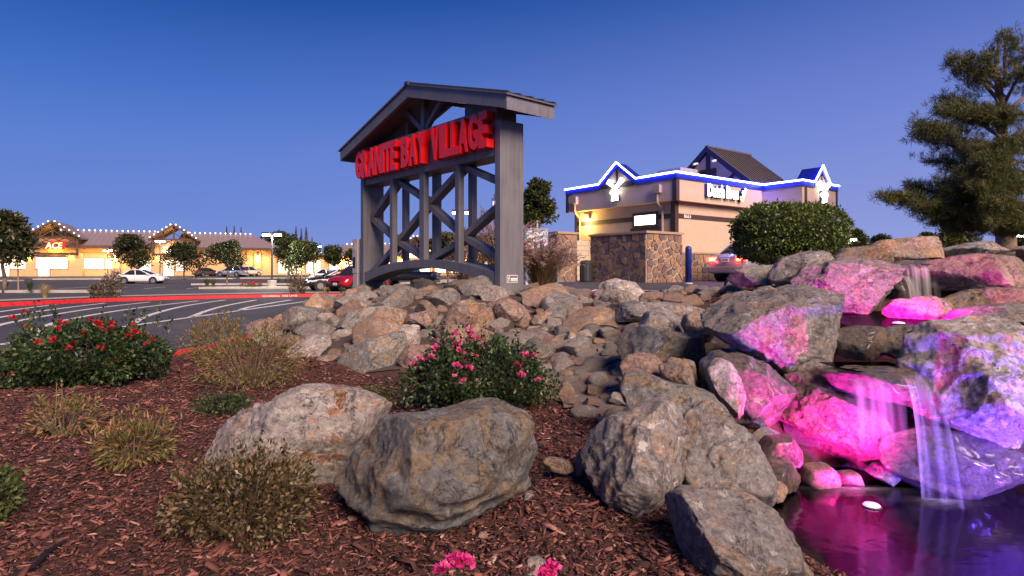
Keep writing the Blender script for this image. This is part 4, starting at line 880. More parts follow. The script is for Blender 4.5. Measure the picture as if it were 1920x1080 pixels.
# ================================================================== water
def watermat(name, tint, rough=.08, sc=9, st=.12):
    m = bpy.data.materials.new(name); m.use_nodes = True; nt = m.node_tree; nt.nodes.remove(nt.nodes['Principled BSDF']); out = nt.nodes['Material Output']
    tr = N(nt, 'ShaderNodeBsdfTransparent'); tr.inputs[0].default_value = (*tint, 1)
    gl = N(nt, 'ShaderNodeBsdfGlossy'); gl.inputs['Roughness'].default_value = rough; gl.inputs['Color'].default_value = (.13,.12,.14,1)
    fr = N(nt, 'ShaderNodeFresnel'); fr.inputs[0].default_value = 1.33
    v = mapping(nt); n = tnoise(nt, v, sc, 3, .5); b = N(nt, 'ShaderNodeBump'); b.inputs['Strength'].default_value = st; b.inputs['Distance'].default_value = .03
    nt.links.new(n.outputs[0], b.inputs['Height']); nt.links.new(b.outputs[0], gl.inputs['Normal']); nt.links.new(b.outputs[0], fr.inputs['Normal'])
    ms = N(nt, 'ShaderNodeMixShader'); nt.links.new(fr.outputs[0], ms.inputs[0]); nt.links.new(tr.outputs[0], ms.inputs[1]); nt.links.new(gl.outputs[0], ms.inputs[2])
    nt.links.new(ms.outputs[0], out.inputs[0]); return m
WATER = watermat('pool_water', (.30,.20,.26), .11, 6, .16)
def pool(name, poly, z, label):
    m = MB(); m.add([(x, y, z) for x, y in poly], [tuple(range(len(poly)))]); o = m.build(name, WATER); return tag(o, kind='structure')
def grow(poly, d):
    c = np.mean(poly, 0); return [tuple(np.array(p)+(np.array(p)-c)/np.linalg.norm(np.array(p)-c)*d) for p in poly]
pool('lower_pool_water', grow(POOL_LOW, .22), WZ_LOW, ''); pool('upper_pool_water', POOL_UP, WZ_UP, '')
pool('shelf_water', [(2.2,4.02),(2.2,4.42),(2.72,4.45),(2.72,4.2),(2.58,3.98),(2.3,3.97)], WZ_SHELF, '')
pool('top_water', [(4.16,6.62),(4.16,7.3),(4.62,7.3),(4.60,6.62)], WZ_TOP, '')
def silk(name, streak, dens, col=(.9,.9,.95), endf=.7):
    m = bpy.data.materials.new(name); m.use_nodes = True; nt = m.node_tree; nt.nodes.remove(nt.nodes['Principled BSDF']); out = nt.nodes['Material Output']
    tr = N(nt, 'ShaderNodeBsdfTransparent'); df = N(nt, 'ShaderNodeBsdfDiffuse'); df.inputs[0].default_value = (*col, 1); tl = N(nt, 'ShaderNodeBsdfTranslucent'); tl.inputs[0].default_value = (*col, 1)
    a = N(nt, 'ShaderNodeMixShader'); nt.links.new(df.outputs[0], a.inputs[1]); nt.links.new(tl.outputs[0], a.inputs[2]); a.inputs[0].default_value = .5
    at = N(nt, 'ShaderNodeAttribute', attribute_name='uvx'); mp = N(nt, 'ShaderNodeMapping'); mp.inputs['Scale'].default_value = (streak, .35, 1); nt.links.new(at.outputs['Vector'], mp.inputs[0])
    n = tnoise(nt, mp.outputs[0], 1.0, 2, .5, .3); f0 = ramp(nt, n.outputs[0], [(.30, (.04,.04,.04)), (.74, (dens,dens,dens))], 'EASE')
    sx = N(nt, 'ShaderNodeSeparateXYZ'); nt.links.new(at.outputs['Vector'], sx.inputs[0]); ed = ramp(nt, sx.outputs[0], [(0, (0,0,0)), (.38, (1,1,1)), (.62, (1,1,1)), (1, (0,0,0))], 'EASE'); f = mixc(nt, 1.0, f0, ed, 'MULTIPLY'); f = mixc(nt, 1.0, f, ramp(nt, sx.outputs[1], [(0, (.35,.35,.35)), (.15, (1,1,1)), (.62, (.9,.9,.9)), (1, (endf,endf,endf))], 'EASE'), 'MULTIPLY')
    s = N(nt, 'ShaderNodeMixShader'); nt.links.new(f, s.inputs[0]); nt.links.new(tr.outputs[0], s.inputs[1]); nt.links.new(a.outputs[0], s.inputs[2]); nt.links.new(s.outputs[0], out.inputs[0]); return m
def sheet(name, xa, xb, prof, mat, label, n=14, wob=.02):
    """falling sheet: prof = list of (y offset, z); top edge from xa to xb (xy points)"""
    xa = np.array(xa); xb = np.array(xb); V = []; U = []; Fq = []; k = len(prof)
    nrm = np.array((xb-xa)[::-1]*np.array((1, -1))); nrm = nrm/np.linalg.norm(nrm)
    for i in range(n+1):
        u = i/n; p = xa+(xb-xa)*u; w = 1+.25*math.sin(u*9.0+1)+.15*math.sin(u*23)
        for j, (o, z) in enumerate(prof):
            q = p+nrm*(o*w+wob*math.sin(u*17)*j/k); V.append((q[0], q[1], z)); U.append((u, j/(k-1), 0))
    for i in range(n):
        for j in range(k-1): a = i*k+j; Fq.append((a, a+1, a+k+1, a+k))
    me = npmesh(name, V, Fq, None, True); at = me.attributes.new('uvx', 'FLOAT_VECTOR', 'POINT'); at.data.foreach_set('vector', np.array(U, np.float32).ravel())
    return tag(link(name, me, mat), label, 'waterfall')
SILK1 = silk('silky_water', 9, .75); SILK2 = silk('silky_water_thin', 6, .36, endf=0.0); SILK3 = silk('silky_stream', 6, .42)
def fall(z0, z1, reach, n=9): return [(reach*math.sqrt(i/n)*1.0, z0+(z1-z0)*(i/n)**1.25) for i in range(n+1)]
sheet('waterfall', (4.17,6.62), (4.58,6.58), fall(WZ_TOP+.01, WZ_UP, .10), SILK1, 'upper waterfall of silky water between two pink lit boulders', 22)
sheet('waterfall', (4.02,6.40), (4.16,6.50), fall(1.22, WZ_UP, .16), SILK3, 'thin side stream sliding down left of the upper waterfall', 8)
sheet('waterfall', (2.08,3.90), (2.48,3.88), fall(.58, .10, .10), SILK2, 'thin veil of water trickling over the wet lip stone', 20)
sheet('waterfall', (2.40,3.87), (2.62,3.86), fall(.60, WZ_LOW, .27, 14), SILK3, 'arching water stream falling from the lip stone into the lower pool', 18, .05)
# splash foam on the pool
fm, fnt, fb = newmat('foam'); 
MISTV = []; MISTF = []
D2, F2 = ICO[3]
foam = silk('pool_foam', 3, 1.0, endf=1.0)
def disc(name, c, rx, ry, z, label):
    V = []; U = []; n = 28
    for k in range(0, 6):
        for i in range(n):
            t = 2*math.pi*i/n; r = max(.01, k/5)*(1+.12*math.sin(3*t+1)+.08*math.sin(7*t)); V.append((c[0]+rx*r*math.cos(t), c[1]+ry*r*math.sin(t), z+.02*(1-k/5)**2)); U.append((.38*(1-k/5), .3+.2*math.sin(t*2), 0))
    Fq = [((k*n)+i, (k*n)+(i+1) % n, ((k+1)*n)+(i+1) % n, ((k+1)*n)+i) for k in range(5) for i in range(n)]
    me = npmesh(name, V, Fq, None, True); at = me.attributes.new('uvx', 'FLOAT_VECTOR', 'POINT'); at.data.foreach_set('vector', np.array(U, np.float32).ravel())
    o = link(name, me, foam); return tag(o, label, 'foam')
disc('splash_foam', (2.50, 3.58), .34, .13, WZ_LOW+.006, 'pale splash foam where the stream hits the lower pool'); disc('splash_foam', (2.10, 3.78), .50, .13, WZ_LOW+.006, 'pink splash foam along the pool edge under the falls')
# pool lights: fixture + spot
def pool_light(loc, aim, col, e, size, label, blend=.8, cone=120):
    root = thing('pool_light', label, 'light', loc)
    MB().lathe([(.05,-.03),(.055,.0),(.05,.004)], n=14).build('housing', METALD, root); MB().lathe([(.046,.0045),(.04,.012),(.005,.018)], n=14).build('lens', glow('pool_lens_'+str(len(bpy.data.materials)), tuple(min(1, c_+.12) for c_ in col), 1.8), root)
    d = bpy.data.lights.new('pool_spot', 'SPOT'); d.energy = e; d.color = col; d.spot_size = R(cone); d.spot_blend = blend; d.shadow_soft_size = .04
    o = bpy.data.objects.new('pool_spot', d); COL.objects.link(o); o.parent = root; o.location = (0,0,.06)
    o.rotation_euler = (Vector(aim)-Vector(loc)).to_track_quat('-Z','Y').to_euler(); return root
pool_light((2.07,3.53,WZ_LOW+.003), (2.05,4.75,.95), (1.0,.025,.52), 150, .05, 'glowing pink underwater light in the lower pool', cone=115)
pool_light((2.85,2.62,WZ_LOW-.03), (3.05,3.8,.55), (.22,.08,1.0), 330, .05, 'glowing violet underwater light by the violet boulder', cone=120)
pool_light((3.12,4.95,WZ_UP+.003), (4.2,6.6,1.1), (1.0,.02,.66), 150, .05, 'glowing magenta underwater light in the upper pool', cone=120)
# ================================================================== cars
def carpaint(name, col, metal=.3): return plain(name, col, .28, metal, var=.03, coat=.8)
HEADL = glow('headlamp_glass', (.9,.9,.85), .25, (.7,.7,.72)); TAILOFF = plain('tail_lens', (.35,.01,.01), .2); TAILON = glow('tail_lens_lit', (1.0,.012,.004), 2.6); TAILHOT = glow('tail_bulb', (1.0,.30,.03), 4.5)
def loft(sections, closed=True):
    m = MB(); k = len(sections[0]); vs = [p for s in sections for p in s]
    fs = [(i*k+j, i*k+(j+1) % k, (i+1)*k+(j+1) % k, (i+1)*k+j) for i in range(len(sections)-1) for j in range(k)]
    fs += [tuple(range(k-1,-1,-1)), tuple((len(sections)-1)*k+j for j in range(k))]
    return m.add(vs, fs)
CARS = {
 # length, width, body stations (x, z low, z top, width factor), cabin (x0 base, x0 roof, x1 roof, x1 base), belt, roof, wheel radius, wheel x
 'sedan': dict(L=4.55, W=1.74, st=[(-2.27,.42,.80,.74),(-2.18,.30,.93,.90),(-1.7,.24,.99,.98),(-.9,.20,.96,1),(.2,.20,.95,1),(1.0,.20,.93,1),(1.6,.22,.86,.98),(2.05,.26,.76,.92),(2.25,.34,.62,.76)], cab=(-1.62,-.92,.12,1.08), belt=.93, roof=1.42, wr=.315, wx=(-1.33,1.33)),
 'suv': dict(L=4.75, W=1.86, st=[(-2.36,.50,.98,.80),(-2.28,.36,1.10,.93),(-1.7,.30,1.12,1),(-.5,.28,1.10,1),(.6,.28,1.08,1),(1.3,.30,1.03,.99),(1.9,.34,.95,.95),(2.25,.40,.86,.86),(2.36,.48,.72,.74)], cab=(-2.25,-1.75,.15,.98), belt=1.07, roof=1.68, wr=.37, wx=(-1.42,1.42)),
 'hatch': dict(L=4.10, W=1.79, st=[(-2.04,.46,.98,.84),(-1.98,.32,1.08,.95),(-1.4,.26,1.08,1),(-.4,.24,1.06,1),(.7,.24,1.05,1),(1.3,.26,1.0,.99),(1.75,.30,.92,.95),(1.98,.36,.82,.88),(2.05,.44,.68,.78)], cab=(-2.0,-1.8,.35,1.0), belt=1.05, roof=1.62, wr=.33, wx=(-1.28,1.28)),
 'truck': dict(L=5.6, W=2.0, st=[(-2.8,.62,1.15,.92),(-2.75,.5,1.25,.98),(-1.5,.46,1.26,1),(-.4,.46,1.26,1),(.9,.46,1.24,1),(1.7,.48,1.20,1),(2.4,.52,1.14,.97),(2.7,.56,1.05,.92),(2.8,.62,.9,.86)], cab=(-.85,-.6,.75,1.45), belt=1.24, roof=1.92, wr=.42, wx=(-1.75,1.75)),
}
def car(kind, name, label, loc, rz, paint, lit=False, plate=True, cat='car', group=None):
    c = CARS[kind]; root = thing(name, label, cat, loc, rz, group); hw = c['W']/2
    secs = []
    # densify stations
    st = c['st']; xs = np.linspace(st[0][0], st[-1][0], 26); a = np.array(st)
    for x in xs:
        zl, zt, wf = (np.interp(x, a[:,0], a[:,i]) for i in (1,2,3)); w = hw*wf; h = zt-zl
        half = [(w*.86, zl), (w*.97, zl+h*.14), (w*1.0, zl+h*.42), (w*.985, zl+h*.68), (w*.94, zl+h*.88), (w*.80, zt-.005), (w*.4, zt+.022)]
        secs.append([(x, y, z) for y, z in half]+[(x, -y, z) for y, z in half[::-1]])
    loft(secs).build('body', paint, root, True)
    x0, x0r, x1r, x1 = c['cab']; zb, zr = c['belt']-.03, c['roof']; cs = []
    prof = [(x0, 0), (x0+(x0r-x0)*.45, .55), (x0r, .93), (x0r+.25, 1.0), ((x0r+x1r)/2, 1.02), (x1r-.2, 1.0), (x1r, .95), (x1r+(x1-x1r)*.5, .52), (x1, 0)]
    for x, t in prof:
        zt = zb+(zr-zb)*t; wt = hw*(.91-.17*t); wb_ = hw*.91
        half = [(wb_, zb-.02), (wb_+(wt-wb_)*.9, zb+(zt-zb)*.9), (wt*.92, zt-.005), (wt*.5, zt+.012*t)]
        cs.append([(x, y, z) for y, z in half]+[(x, -y, z) for y, z in half[::-1]])
    loft(cs).build('windows', GLASSD, root, True)
    rs = []
    for x, t in prof[2:7]:
        zt = zb+(zr-zb)*t; wt = hw*(.91-.17*t)
        half = [(wt*1.02, zt-.10), (wt*1.0, zt-.03), (wt*.93, zt+.012), (wt*.5, zt+.03)]
        rs.append([(x, y, z) for y, z in half]+[(x, -y, z) for y, z in half[::-1]])
    loft(rs).build('roof', paint, root, True)
    for s in (-1, 1):
        for xa, xb, w in ((x0+.02, x0r, .09), (x1-.03, x1r, .07), ((x0+x1)/2-.05, (x0r+x1r)/2, .08)):
            MB().beam((xa, s*hw*.915, zb), (xb, s*hw*.775, zr-.06), w, .035, (0,s,.3)).build('pillar', paint, root)
        for hx in (.15, -.75):
            MB().box(hx, hx+.16, s*hw*.99-.012, s*hw*.99+.02, zb-.20, zb-.17).build('door_handle', paint, root)
        MB().box(x1-.28, x1-.08, s*(hw+.06)-.09, s*(hw+.06)+.06, zb, zb+.14).build('mirror', paint, root, bevel=.02)
        MB().box((x0+x1)/2-.07, (x0+x1)/2-.06, s*hw*1.0-.004, s*hw*1.0+.006, .35, zb-.04).build('door_seam', BLACKM, root)
        xf = c['L']/2; zf = np.interp(xf-.22, a[:,0], a[:,2])
        MB().prism([(xf-.50, zf-.02), (xf-.16, zf-.10), (xf-.10, zf-.22), (xf-.42, zf-.20)], lambda u, v, d, s=s: (u, s*d, v), hw*.52, hw*.90).build('headlight', HEADL, root, bevel=.012)
        xr = -c['L']/2; zt2 = np.interp(xr+.12, a[:,0], a[:,2])
        tl = MB().box(xr-.005, xr+.22, min(s*hw*.45, s*hw*.90), max(s*hw*.45, s*hw*.90), zt2-.24, zt2-.06).build('tail_light', TAILON if lit else TAILOFF, root, bevel=.012)
        if lit:
            point(root, (xr-.10, s*hw*.66, zt2-.15), 7, (1, .04, .02), .05, 'brake_light')
            for q in (.56, .70): MB().box(xr-.012, xr-.0055, s*hw*q-.045, s*hw*q+.045, zt2-.19, zt2-.10).build('bulb', TAILHOT, tl)
        for wx in c['wx']:
            r = c['wr']; y = s*(hw-.09)
            MB().cyl((wx, s*(hw*.5), r+.03), (wx, s*(hw+.004), r+.03), r+.065, n=24).build('wheel_arch', BLACKM, root)
            ty = MB(); ty.cyl((wx, s*(hw-.18), r), (wx, s*(hw+.008), r), r, n=24); w_ = ty.build('wheel', RUBBER, root, bevel=.012)
            rm = MB().cyl((wx, s*(hw+.0085), r), (wx, s*(hw+.014), r), r*.66, n=20)
            for q in range(5):
                t = 2*math.pi*q/5+.3; rm.beam((wx, s*(hw+.018), r), (wx+r*.63*math.cos(t), s*(hw+.018), r+r*.63*math.sin(t)), .07, .012, (0,1,0))
            rm.build('rim', RIM if q else RIM, w_)
    xf = c['L']/2; zf = np.interp(xf-.05, a[:,0], a[:,2])
    MB().box(xf-.10, xf+.004, -hw*.42, hw*.42, zf-.22, zf-.06).build('grille', BLACKM, root, bevel=.01); MB().box(xf-.10, xf+.012, -hw*.62, hw*.62, .36, .50).build('lower_grille', BLACKM, root, bevel=.01)
    MB().box(-c['L']/2-.03, -c['L']/2+.3, -hw*.86, hw*.86, .30, .55).build('rear_bumper', paint, root, bevel=.05)
    if plate:
        zt2 = np.interp(-c['L']/2+.12, a[:,0], a[:,2])
        for xx, zz in ((-c['L']/2-.02, zt2-.17), (xf+.014, .52)):
            p = MB().box(xx-.006, xx+.006, -.16, .16, zz-.07, zz+.07).build('licence_plate', WHITE, root)
            MB().box(xx-.0075, xx+.0075, -.12, .12, zz-.03, zz+.03).build('plate_digits', plain('plate_ink', (.30,.30,.36), .6), p)
    return root
def onlot(px, Y): X = (px-960)/F*Y; return (X, Y, float(lot_z(X, Y)))
car('sedan', 'parked_car', 'white sedan seen from the side in the left lot', onlot(267, 62), R(8), carpaint('paint_white', (.78,.76,.76), 0))
car('suv', 'parked_car', 'silver blue crossover parked in front of the tan wall', onlot(434, 100), R(172), carpaint('paint_silver_blue', (.33,.36,.44), .5))
car('suv', 'parked_car', 'white utility vehicle seen from behind near the wall sconce', onlot(466, 106), R(70), carpaint('paint_cream', (.70,.67,.60), 0))
car('sedan', 'parked_car', 'dark bronze sedan seen from behind left of the silver crossover', onlot(388, 104), R(62), carpaint('paint_bronze', (.12,.09,.07), .5))
car('sedan', 'parked_car', 'black sedan with nose towards the fire lane beside the red hatchback', onlot(632, 42.5), R(-150), carpaint('paint_black', (.012,.014,.02), .3))
car('hatch', 'parked_car', 'boxy red hatchback behind the left sign post', onlot(672, 39), R(-118), carpaint('paint_red', (.42,.008,.018), .2))
car('sedan', 'parked_car', 'white sedan half hidden behind the black sedan', onlot(618, 72), R(15), carpaint('paint_white', (.74,.74,.74), 0))
car('truck', 'pickup_truck', 'black pickup truck seen through the arch of the sign', onlot(765, 56), R(168), carpaint('paint_gloss_black', (.01,.01,.011), .2), cat='truck')
car('sedan', 'waiting_car', 'silver sedan with lit brake lights in the kiosk lane', (9.3, 22.85, .91), R(36.5), carpaint('paint_silver', (.36,.35,.38), .5), lit=True)
# ================================================================== lamps
LAMPG = glow('lamp_head_glow', (1.0,.98,.90), 14)
def lot_lamp(px, Y, h, label, base=True, e=900, arms=2):
    X, Y, z = onlot(px, Y); root = thing('lot_lamp', label, 'lamp', (X, Y, z), 0, 'lot lamps')
    b0 = .62 if base else .1
    if base: MB().lathe([(.33,-.05),(.33,.60),(.31,.63)], n=18).build('base', CONC, root)
    MB().cyl((0,0,b0), (0,0,h), .075, .06, 10).build('pole', METALD, root)
    for s in ((-1, 1) if arms == 2 else (1,)):
        hd = MB().box(min(s*.10, s*.72), max(s*.10, s*.72), -.2, .2, h-.06, h+.08).build('head', METALD, root, bevel=.02)
        MB().box(min(s*.22, s*.66), max(s*.22, s*.66), -.15, .15, h-.20, h-.0605).build('lens', LAMPG, hd)
        point(root, (s*.44, 0, h-.3), e/2, (1, .96, .86), .2)
lot_lamp(510, 46, 4.15, 'twin head lot lamp on a concrete base in the near island', True, 700)
lot_lamp(866, 44, 5.55, 'twin head lot lamp seen through the sign lattice', True, 700)
lot_lamp(202, 96, 4.3, 'small twin lot lamp in front of the store windows', True, 300)
lot_lamp(300, 92, 5.6, 'slender twin lot lamp by the second gable', True, 300)
lot_lamp(593, 88, 4.7, 'single distant lot lamp behind the staked trees', True, 500, 1)
lot_lamp(1592, 60, 3.6, 'small far twin lamp right of the round hedge', False, 200)
lot_lamp(1902, 46, 3.2, 'lit lamp post right of the pine trunk', False, 250, 1)
pl_ = onlot(1585, 24); plr = thing('dark_post', 'thin dark unlit post beside the round hedge', 'post', (pl_[0], 24, .9))
MB().cyl((0,0,0), (0,0,2.25), .06).build('shaft', METALD, plr); MB().box(-.09,.09,-.09,.09,2.25,2.40).build('cap', METALD, plr)
bs = onlot(927, 30); bsr = thing('parking_sign', 'small blue parking sign behind the right sign post', 'sign', (bs[0], 30, bs[2]))
MB().cyl((0,0,0), (0,0,4.4), .03).build('pole', METALD, bsr); MB().box(-.15,.15,-.02,-.0,3.6,4.2).build('panel', plain('blue_sign', (.01,.10,.55), .4), bsr); MB().box(-.09,.09,-.024,-.0205,3.75,4.05).build('symbol', WHITE, bsr)
# kerb lettering
def kerb_text(s, d0, w, h=.085):
    P = [np.array(p) for p in FARK]; cum = np.r_[0, np.cumsum([np.linalg.norm(P[i+1]-P[i]) for i in range(len(P)-1)])]
    V, Fs = glyph(s, .01, 3); mn = V.min(0); mxv = V.max(0); V2 = []
    for a, b, c in V:
        d = d0+(a-mn[0])/(mxv[0]-mn[0])*w; x = np.interp(d, cum, [p[0] for p in P]); y = np.interp(d, cum, [p[1] for p in P]); x2 = np.interp(d+.1, cum, [p[0] for p in P]); y2 = np.interp(d+.1, cum, [p[1] for p in P])
        t = np.array((x2-x, y2-y)); t /= np.linalg.norm(t); q = np.array((t[1], -t[0])); o = .099+.004*(c+.5)
        V2.append((x+q[0]*o, y+q[1]*o, float(lot_z(x, y))+.022+(b-mn[1])/(mxv[1]-mn[1])*h))
    o = MB().add(V2, Fs).build('kerb_lettering', WHITE); return o
_P = [np.array(p) for p in FARK]; _cum = np.r_[0, np.cumsum([np.linalg.norm(_P[i+1]-_P[i]) for i in range(len(_P)-1)])]
_px = np.array([960+F*p[0]/p[1] for p in _P]); _d0, _d1, _d2, _d3 = (float(np.interp(v, _px, _cum)) for v in (491, 524, 529, 557))
_k = bpy.data.objects['red_kerb_fire_lane']
for s_, a_, b_2 in (('NO PARKING', _d0, _d1), ('FIRE LANE', _d2, _d3)): kerb_text(s_, a_, b_2-a_).parent = _k
# ================================================================== plants
def leaves(P, L, Wd, g, outdir=None, bias=.5, droop=0.0):
    n = len(P); d = g.normal(0, 1, (n,3))
    if outdir is not None: d = d*(1-bias)+outdir*bias*1.6
    d[:,2] -= droop; d /= np.linalg.norm(d, axis=1)[:,None]
    s = np.cross(d, g.normal(0, 1, (n,3))); s /= np.maximum(np.linalg.norm(s, axis=1), 1e-6)[:,None]; nn = np.cross(d, s)
    L = np.broadcast_to(L, (n,))[:,None]; Wd = np.broadcast_to(Wd, (n,))[:,None]
    V = np.stack([P, P+d*L*.45+s*Wd*.5+nn*Wd*.16, P+d*L, P+d*L*.45-s*Wd*.5+nn*Wd*.16], 1).reshape(-1,3)
    b = np.arange(n)[:,None]*4; Fq = np.stack([b+np.array((0,1,2)), b+np.array((0,2,3))], 1).reshape(-1,3)
    return V, Fq
def leafobj(name, P, L, Wd, g, mat, parent, outdir=None, bias=.5, droop=0.0, rnd=None):
    V, Fq = leaves(P, L, Wd, g, outdir, bias, droop); r = g.random(len(P)) if rnd is None else rnd
    return link(name, npmesh(name, V, Fq, np.repeat(r, 2)), mat, parent)
LF = {
 'rose': leafmat('rose_leaf', [(0,(.016,.038,.016)),(.5,(.040,.082,.030)),(.85,(.07,.115,.04)),(1,(.16,.15,.05))], .38),
 'box': leafmat('hedge_leaf', [(0,(.04,.07,.018)),(.5,(.10,.16,.034)),(.9,(.19,.23,.05)),(1,(.16,.15,.05))], .4),
 'nandina': leafmat('nandina_leaf', [(0,(.07,.085,.02)),(.4,(.16,.15,.04)),(.7,(.26,.20,.08)),(.9,(.34,.20,.10)),(1,(.40,.13,.07))], .5),
 'olive': leafmat('brown_leaf', [(0,(.035,.032,.012)),(.4,(.085,.070,.025)),(.7,(.16,.12,.05)),(.9,(.28,.19,.12)),(1,(.36,.27,.19))], .45),
 'tree': leafmat('tree_leaf', [(0,(.014,.028,.008)),(.5,(.040,.060,.014)),(.85,(.08,.10,.02)),(1,(.13,.10,.03))], .45),
 'mag': leafmat('magnolia_leaf', [(0,(.012,.024,.010)),(.5,(.030,.048,.014)),(.8,(.06,.07,.02)),(1,(.15,.09,.04))], .35),
 'pine': leafmat('pine_needle', [(0,(.026,.042,.014)),(.5,(.080,.105,.024)),(.85,(.15,.15,.035)),(1,(.24,.19,.06))], .6),
 'grass': leafmat('grass_blade', [(0,(.07,.06,.022)),(.5,(.17,.12,.055)),(1,(.32,.22,.12))], .6),
 'plume': leafmat('grass_plume', [(0,(.22,.14,.12)),(.5,(.34,.22,.19)),(1,(.46,.33,.29))], .8),
 'straw': leafmat('straw_blade', [(0,(.30,.22,.10)),(.5,(.46,.35,.18)),(1,(.60,.48,.28))], .7),
 'green': leafmat('green_blade', [(0,(.03,.05,.012)),(.6,(.07,.11,.025)),(1,(.14,.15,.04))], .5)}
PINK = leafmat('pink_petal', [(0,(.62,.05,.20)),(.6,(.78,.14,.34)),(1,(.85,.40,.50))], .5, .3); REDP = leafmat('red_petal', [(0,(.42,.008,.02)),(.6,(.62,.02,.03)),(1,(.70,.06,.14))], .5, .3); MAGP = leafmat('magenta_petal', [(0,(.65,.02,.22)),(.7,(.85,.06,.36)),(1,(.9,.25,.5))], .5, .3)
def flower_mesh(name, mat, r, seed, n=16):
    g = np.random.default_rng(seed); o = g.normal(0, 1, (n,3)); o[:,2] = np.abs(o[:,2])*.7+.1; o /= np.linalg.norm(o, axis=1)[:,None]
    V, Fq = leaves(o*r*.15, r*g.uniform(.8, 1.2, n), r*.95, g, o, .8); me = npmesh(name, V, Fq, np.repeat(g.random(n), 2)); me.materials.append(mat); return me
def ell(g, n, rad, lo=.35):
    d = g.normal(0, 1, (n,3)); d /= np.linalg.norm(d, axis=1)[:,None]; r = (lo**3+(1-lo**3)*g.random(n))**(1/3); return d*r[:,None]*np.array(rad), d
def lumpy(P, seed, amp=.25, k=3.0):
    o = Vector((seed*1.3, seed*.7, 2.1)); f = np.array([1+amp*mnoise.noise(Vector(p)*k+o) for p in P]); return P*f[:,None]
def shrub(name, label, cat, base, rad, n, L, Wd, mat, seed, lo=.45, stems=40, flowers=None, nf=0, fr=.03, bias=.45, group=None, flow_top=.2, sprig=0, lift=.0, clus=0):
    g = np.random.default_rng(seed); root = thing(name, label, cat, base, 0, group); c = np.array((0,0,rad[2]*.92+lift))
    P, d = ell(g, n, rad, lo); P = lumpy(P, seed, .45, 2.6/max(rad)); P += c
    if sprig:
        for k in range(sprig):
            a = g.uniform(0, 6.28); q = np.array((math.cos(a)*g.uniform(.2,.9)*rad[0], math.sin(a)*g.uniform(.2,.9)*rad[1], rad[2]*1.55)); t = g.random(18)[:,None]
            tip = q*np.array((1.12,1.12,1))+np.array((g.normal(0,.05),g.normal(0,.05), rad[2]*g.uniform(.15,1.0)))
            P = np.r_[P, q+(tip-q)*t+g.normal(0, .012, (18,3))]; d = np.r_[d, np.tile((0,0,1.), (18,1))]
    ok = P[:,2] > .01; P = P[ok]; d = d[ok]
    leafobj('foliage', P, L*g.uniform(.6, 1.3, len(P)), Wd*g.uniform(.7, 1.2, len(P)), g, mat, root, d, bias)
    m = MB()
    for k in range(stems):
        q = P[int(g.integers(len(P)))]; m.cyl((q[0]*.12, q[1]*.12, -.03), (q[0]*.96, q[1]*.96, q[2]*.97), .006, .0025, 5, False)
    m.build('stems', WOOD, root)
    if nf:
        top = np.where((d[:,2] > flow_top) & (np.linalg.norm((P-c)/np.array(rad), axis=1) > .75))[0]
        ms = [flower_mesh('flower', flowers, fr, seed+k) for k in range(3)]
        for k in range(nf):
            q = P[int(g.choice(top))] if not clus else P[top[(k % clus)*len(top)//clus]]+g.normal(0, .045, 3)
            o = bpy.data.objects.new('flower', ms[k % 3]); COL.objects.link(o); o.parent = root; o.location = q*1.04+np.array((0,0,.01)); o.rotation_euler = (g.uniform(-.9,.3), g.uniform(-.5,.5), g.uniform(0,6))
            o.scale = (1,)*3 if k % 4 else (.7,)*3
    return root
def gp(px, py):   # point on the flat front bed seen at a pixel
    y = 1150*1.1/(py-510); 
    for _ in range(3): x = (px-960)/F*y; y = F*(CZ-bz(x, y))/(py-510)
    return ((px-960)/F*y, y, bz((px-960)/F*y, y))
def up(p, dy): return (p[0]*(p[1]+dy)/p[1], p[1]+dy, bz(p[0]*(p[1]+dy)/p[1], p[1]+dy))
r1 = up(gp(160, 735), .45)
shrub('rose_bush', 'wide dark green rose bush with red blooms by the left kerb', 'bush', r1, (.84,.5,.32), 12500, .045, .030, LF['rose'], 51, .5, 60, REDP, 40, .034, sprig=26)
r2 = up(gp(895, 785), .30)
shrub('rose_bush', 'rose bush with clustered pink blooms in front of the mound', 'bush', r2, (.58,.40,.29), 9500, .036, .025, LF['rose'], 52, .5, 60, PINK, 56, .034, sprig=18, clus=13)
r3 = up(gp(455, 1052), .22)
shrub('low_shrub', 'brown and olive small leafed shrub in front of the pale boulder', 'shrub', r3, (.31,.25,.155), 6500, .024, .013, LF['olive'], 53, .35, 60, sprig=34, bias=.55)
shrub('nandina', 'yellow green feathery shrub in the left mulch', 'shrub', up(gp(250, 890), .12), (.19,.17,.12), 1500, .042, .011, LF['nandina'], 54, .25, 40, bias=.6, sprig=14)
shrub('nandina', 'sparse reddish young shrub below the red rose bush', 'shrub', up(gp(120, 830), .15), (.24,.18,.12), 700, .036, .012, LF['nandina'], 55, .2, 30, bias=.6, sprig=9)
shrub('nandina', 'loose straw tipped shrub left of the rock mound', 'shrub', up(gp(470, 745), .4), (.52,.4,.27), 3600, .045, .010, LF['nandina'], 56, .3, 90, bias=.6, sprig=34)
shrub('nandina', 'green gold shrub at the kerb above the straw tipped shrub', 'shrub', up(gp(400, 690), .5), (.34,.3,.25), 2200, .05, .012, LF['nandina'], 57, .3, 50, bias=.6, sprig=18)
shrub('low_shrub', 'dark green sprawling plant behind the pale boulder', 'shrub', up(gp(420, 790), .2), (.20,.16,.08), 900, .03, .018, LF['rose'], 58, .3, 20)
shrub('low_shrub', 'small green weed between the two front boulders', 'shrub', up(gp(700, 775), .15), (.17,.12,.09), 600, .026, .016, LF['green'], 59, .3, 20)
shrub('low_shrub', 'green shrub cut off at the left picture edge', 'shrub', up(gp(-22, 1000), .1), (.13,.12,.13), 900, .03, .018, LF['green'], 60, .3, 20)
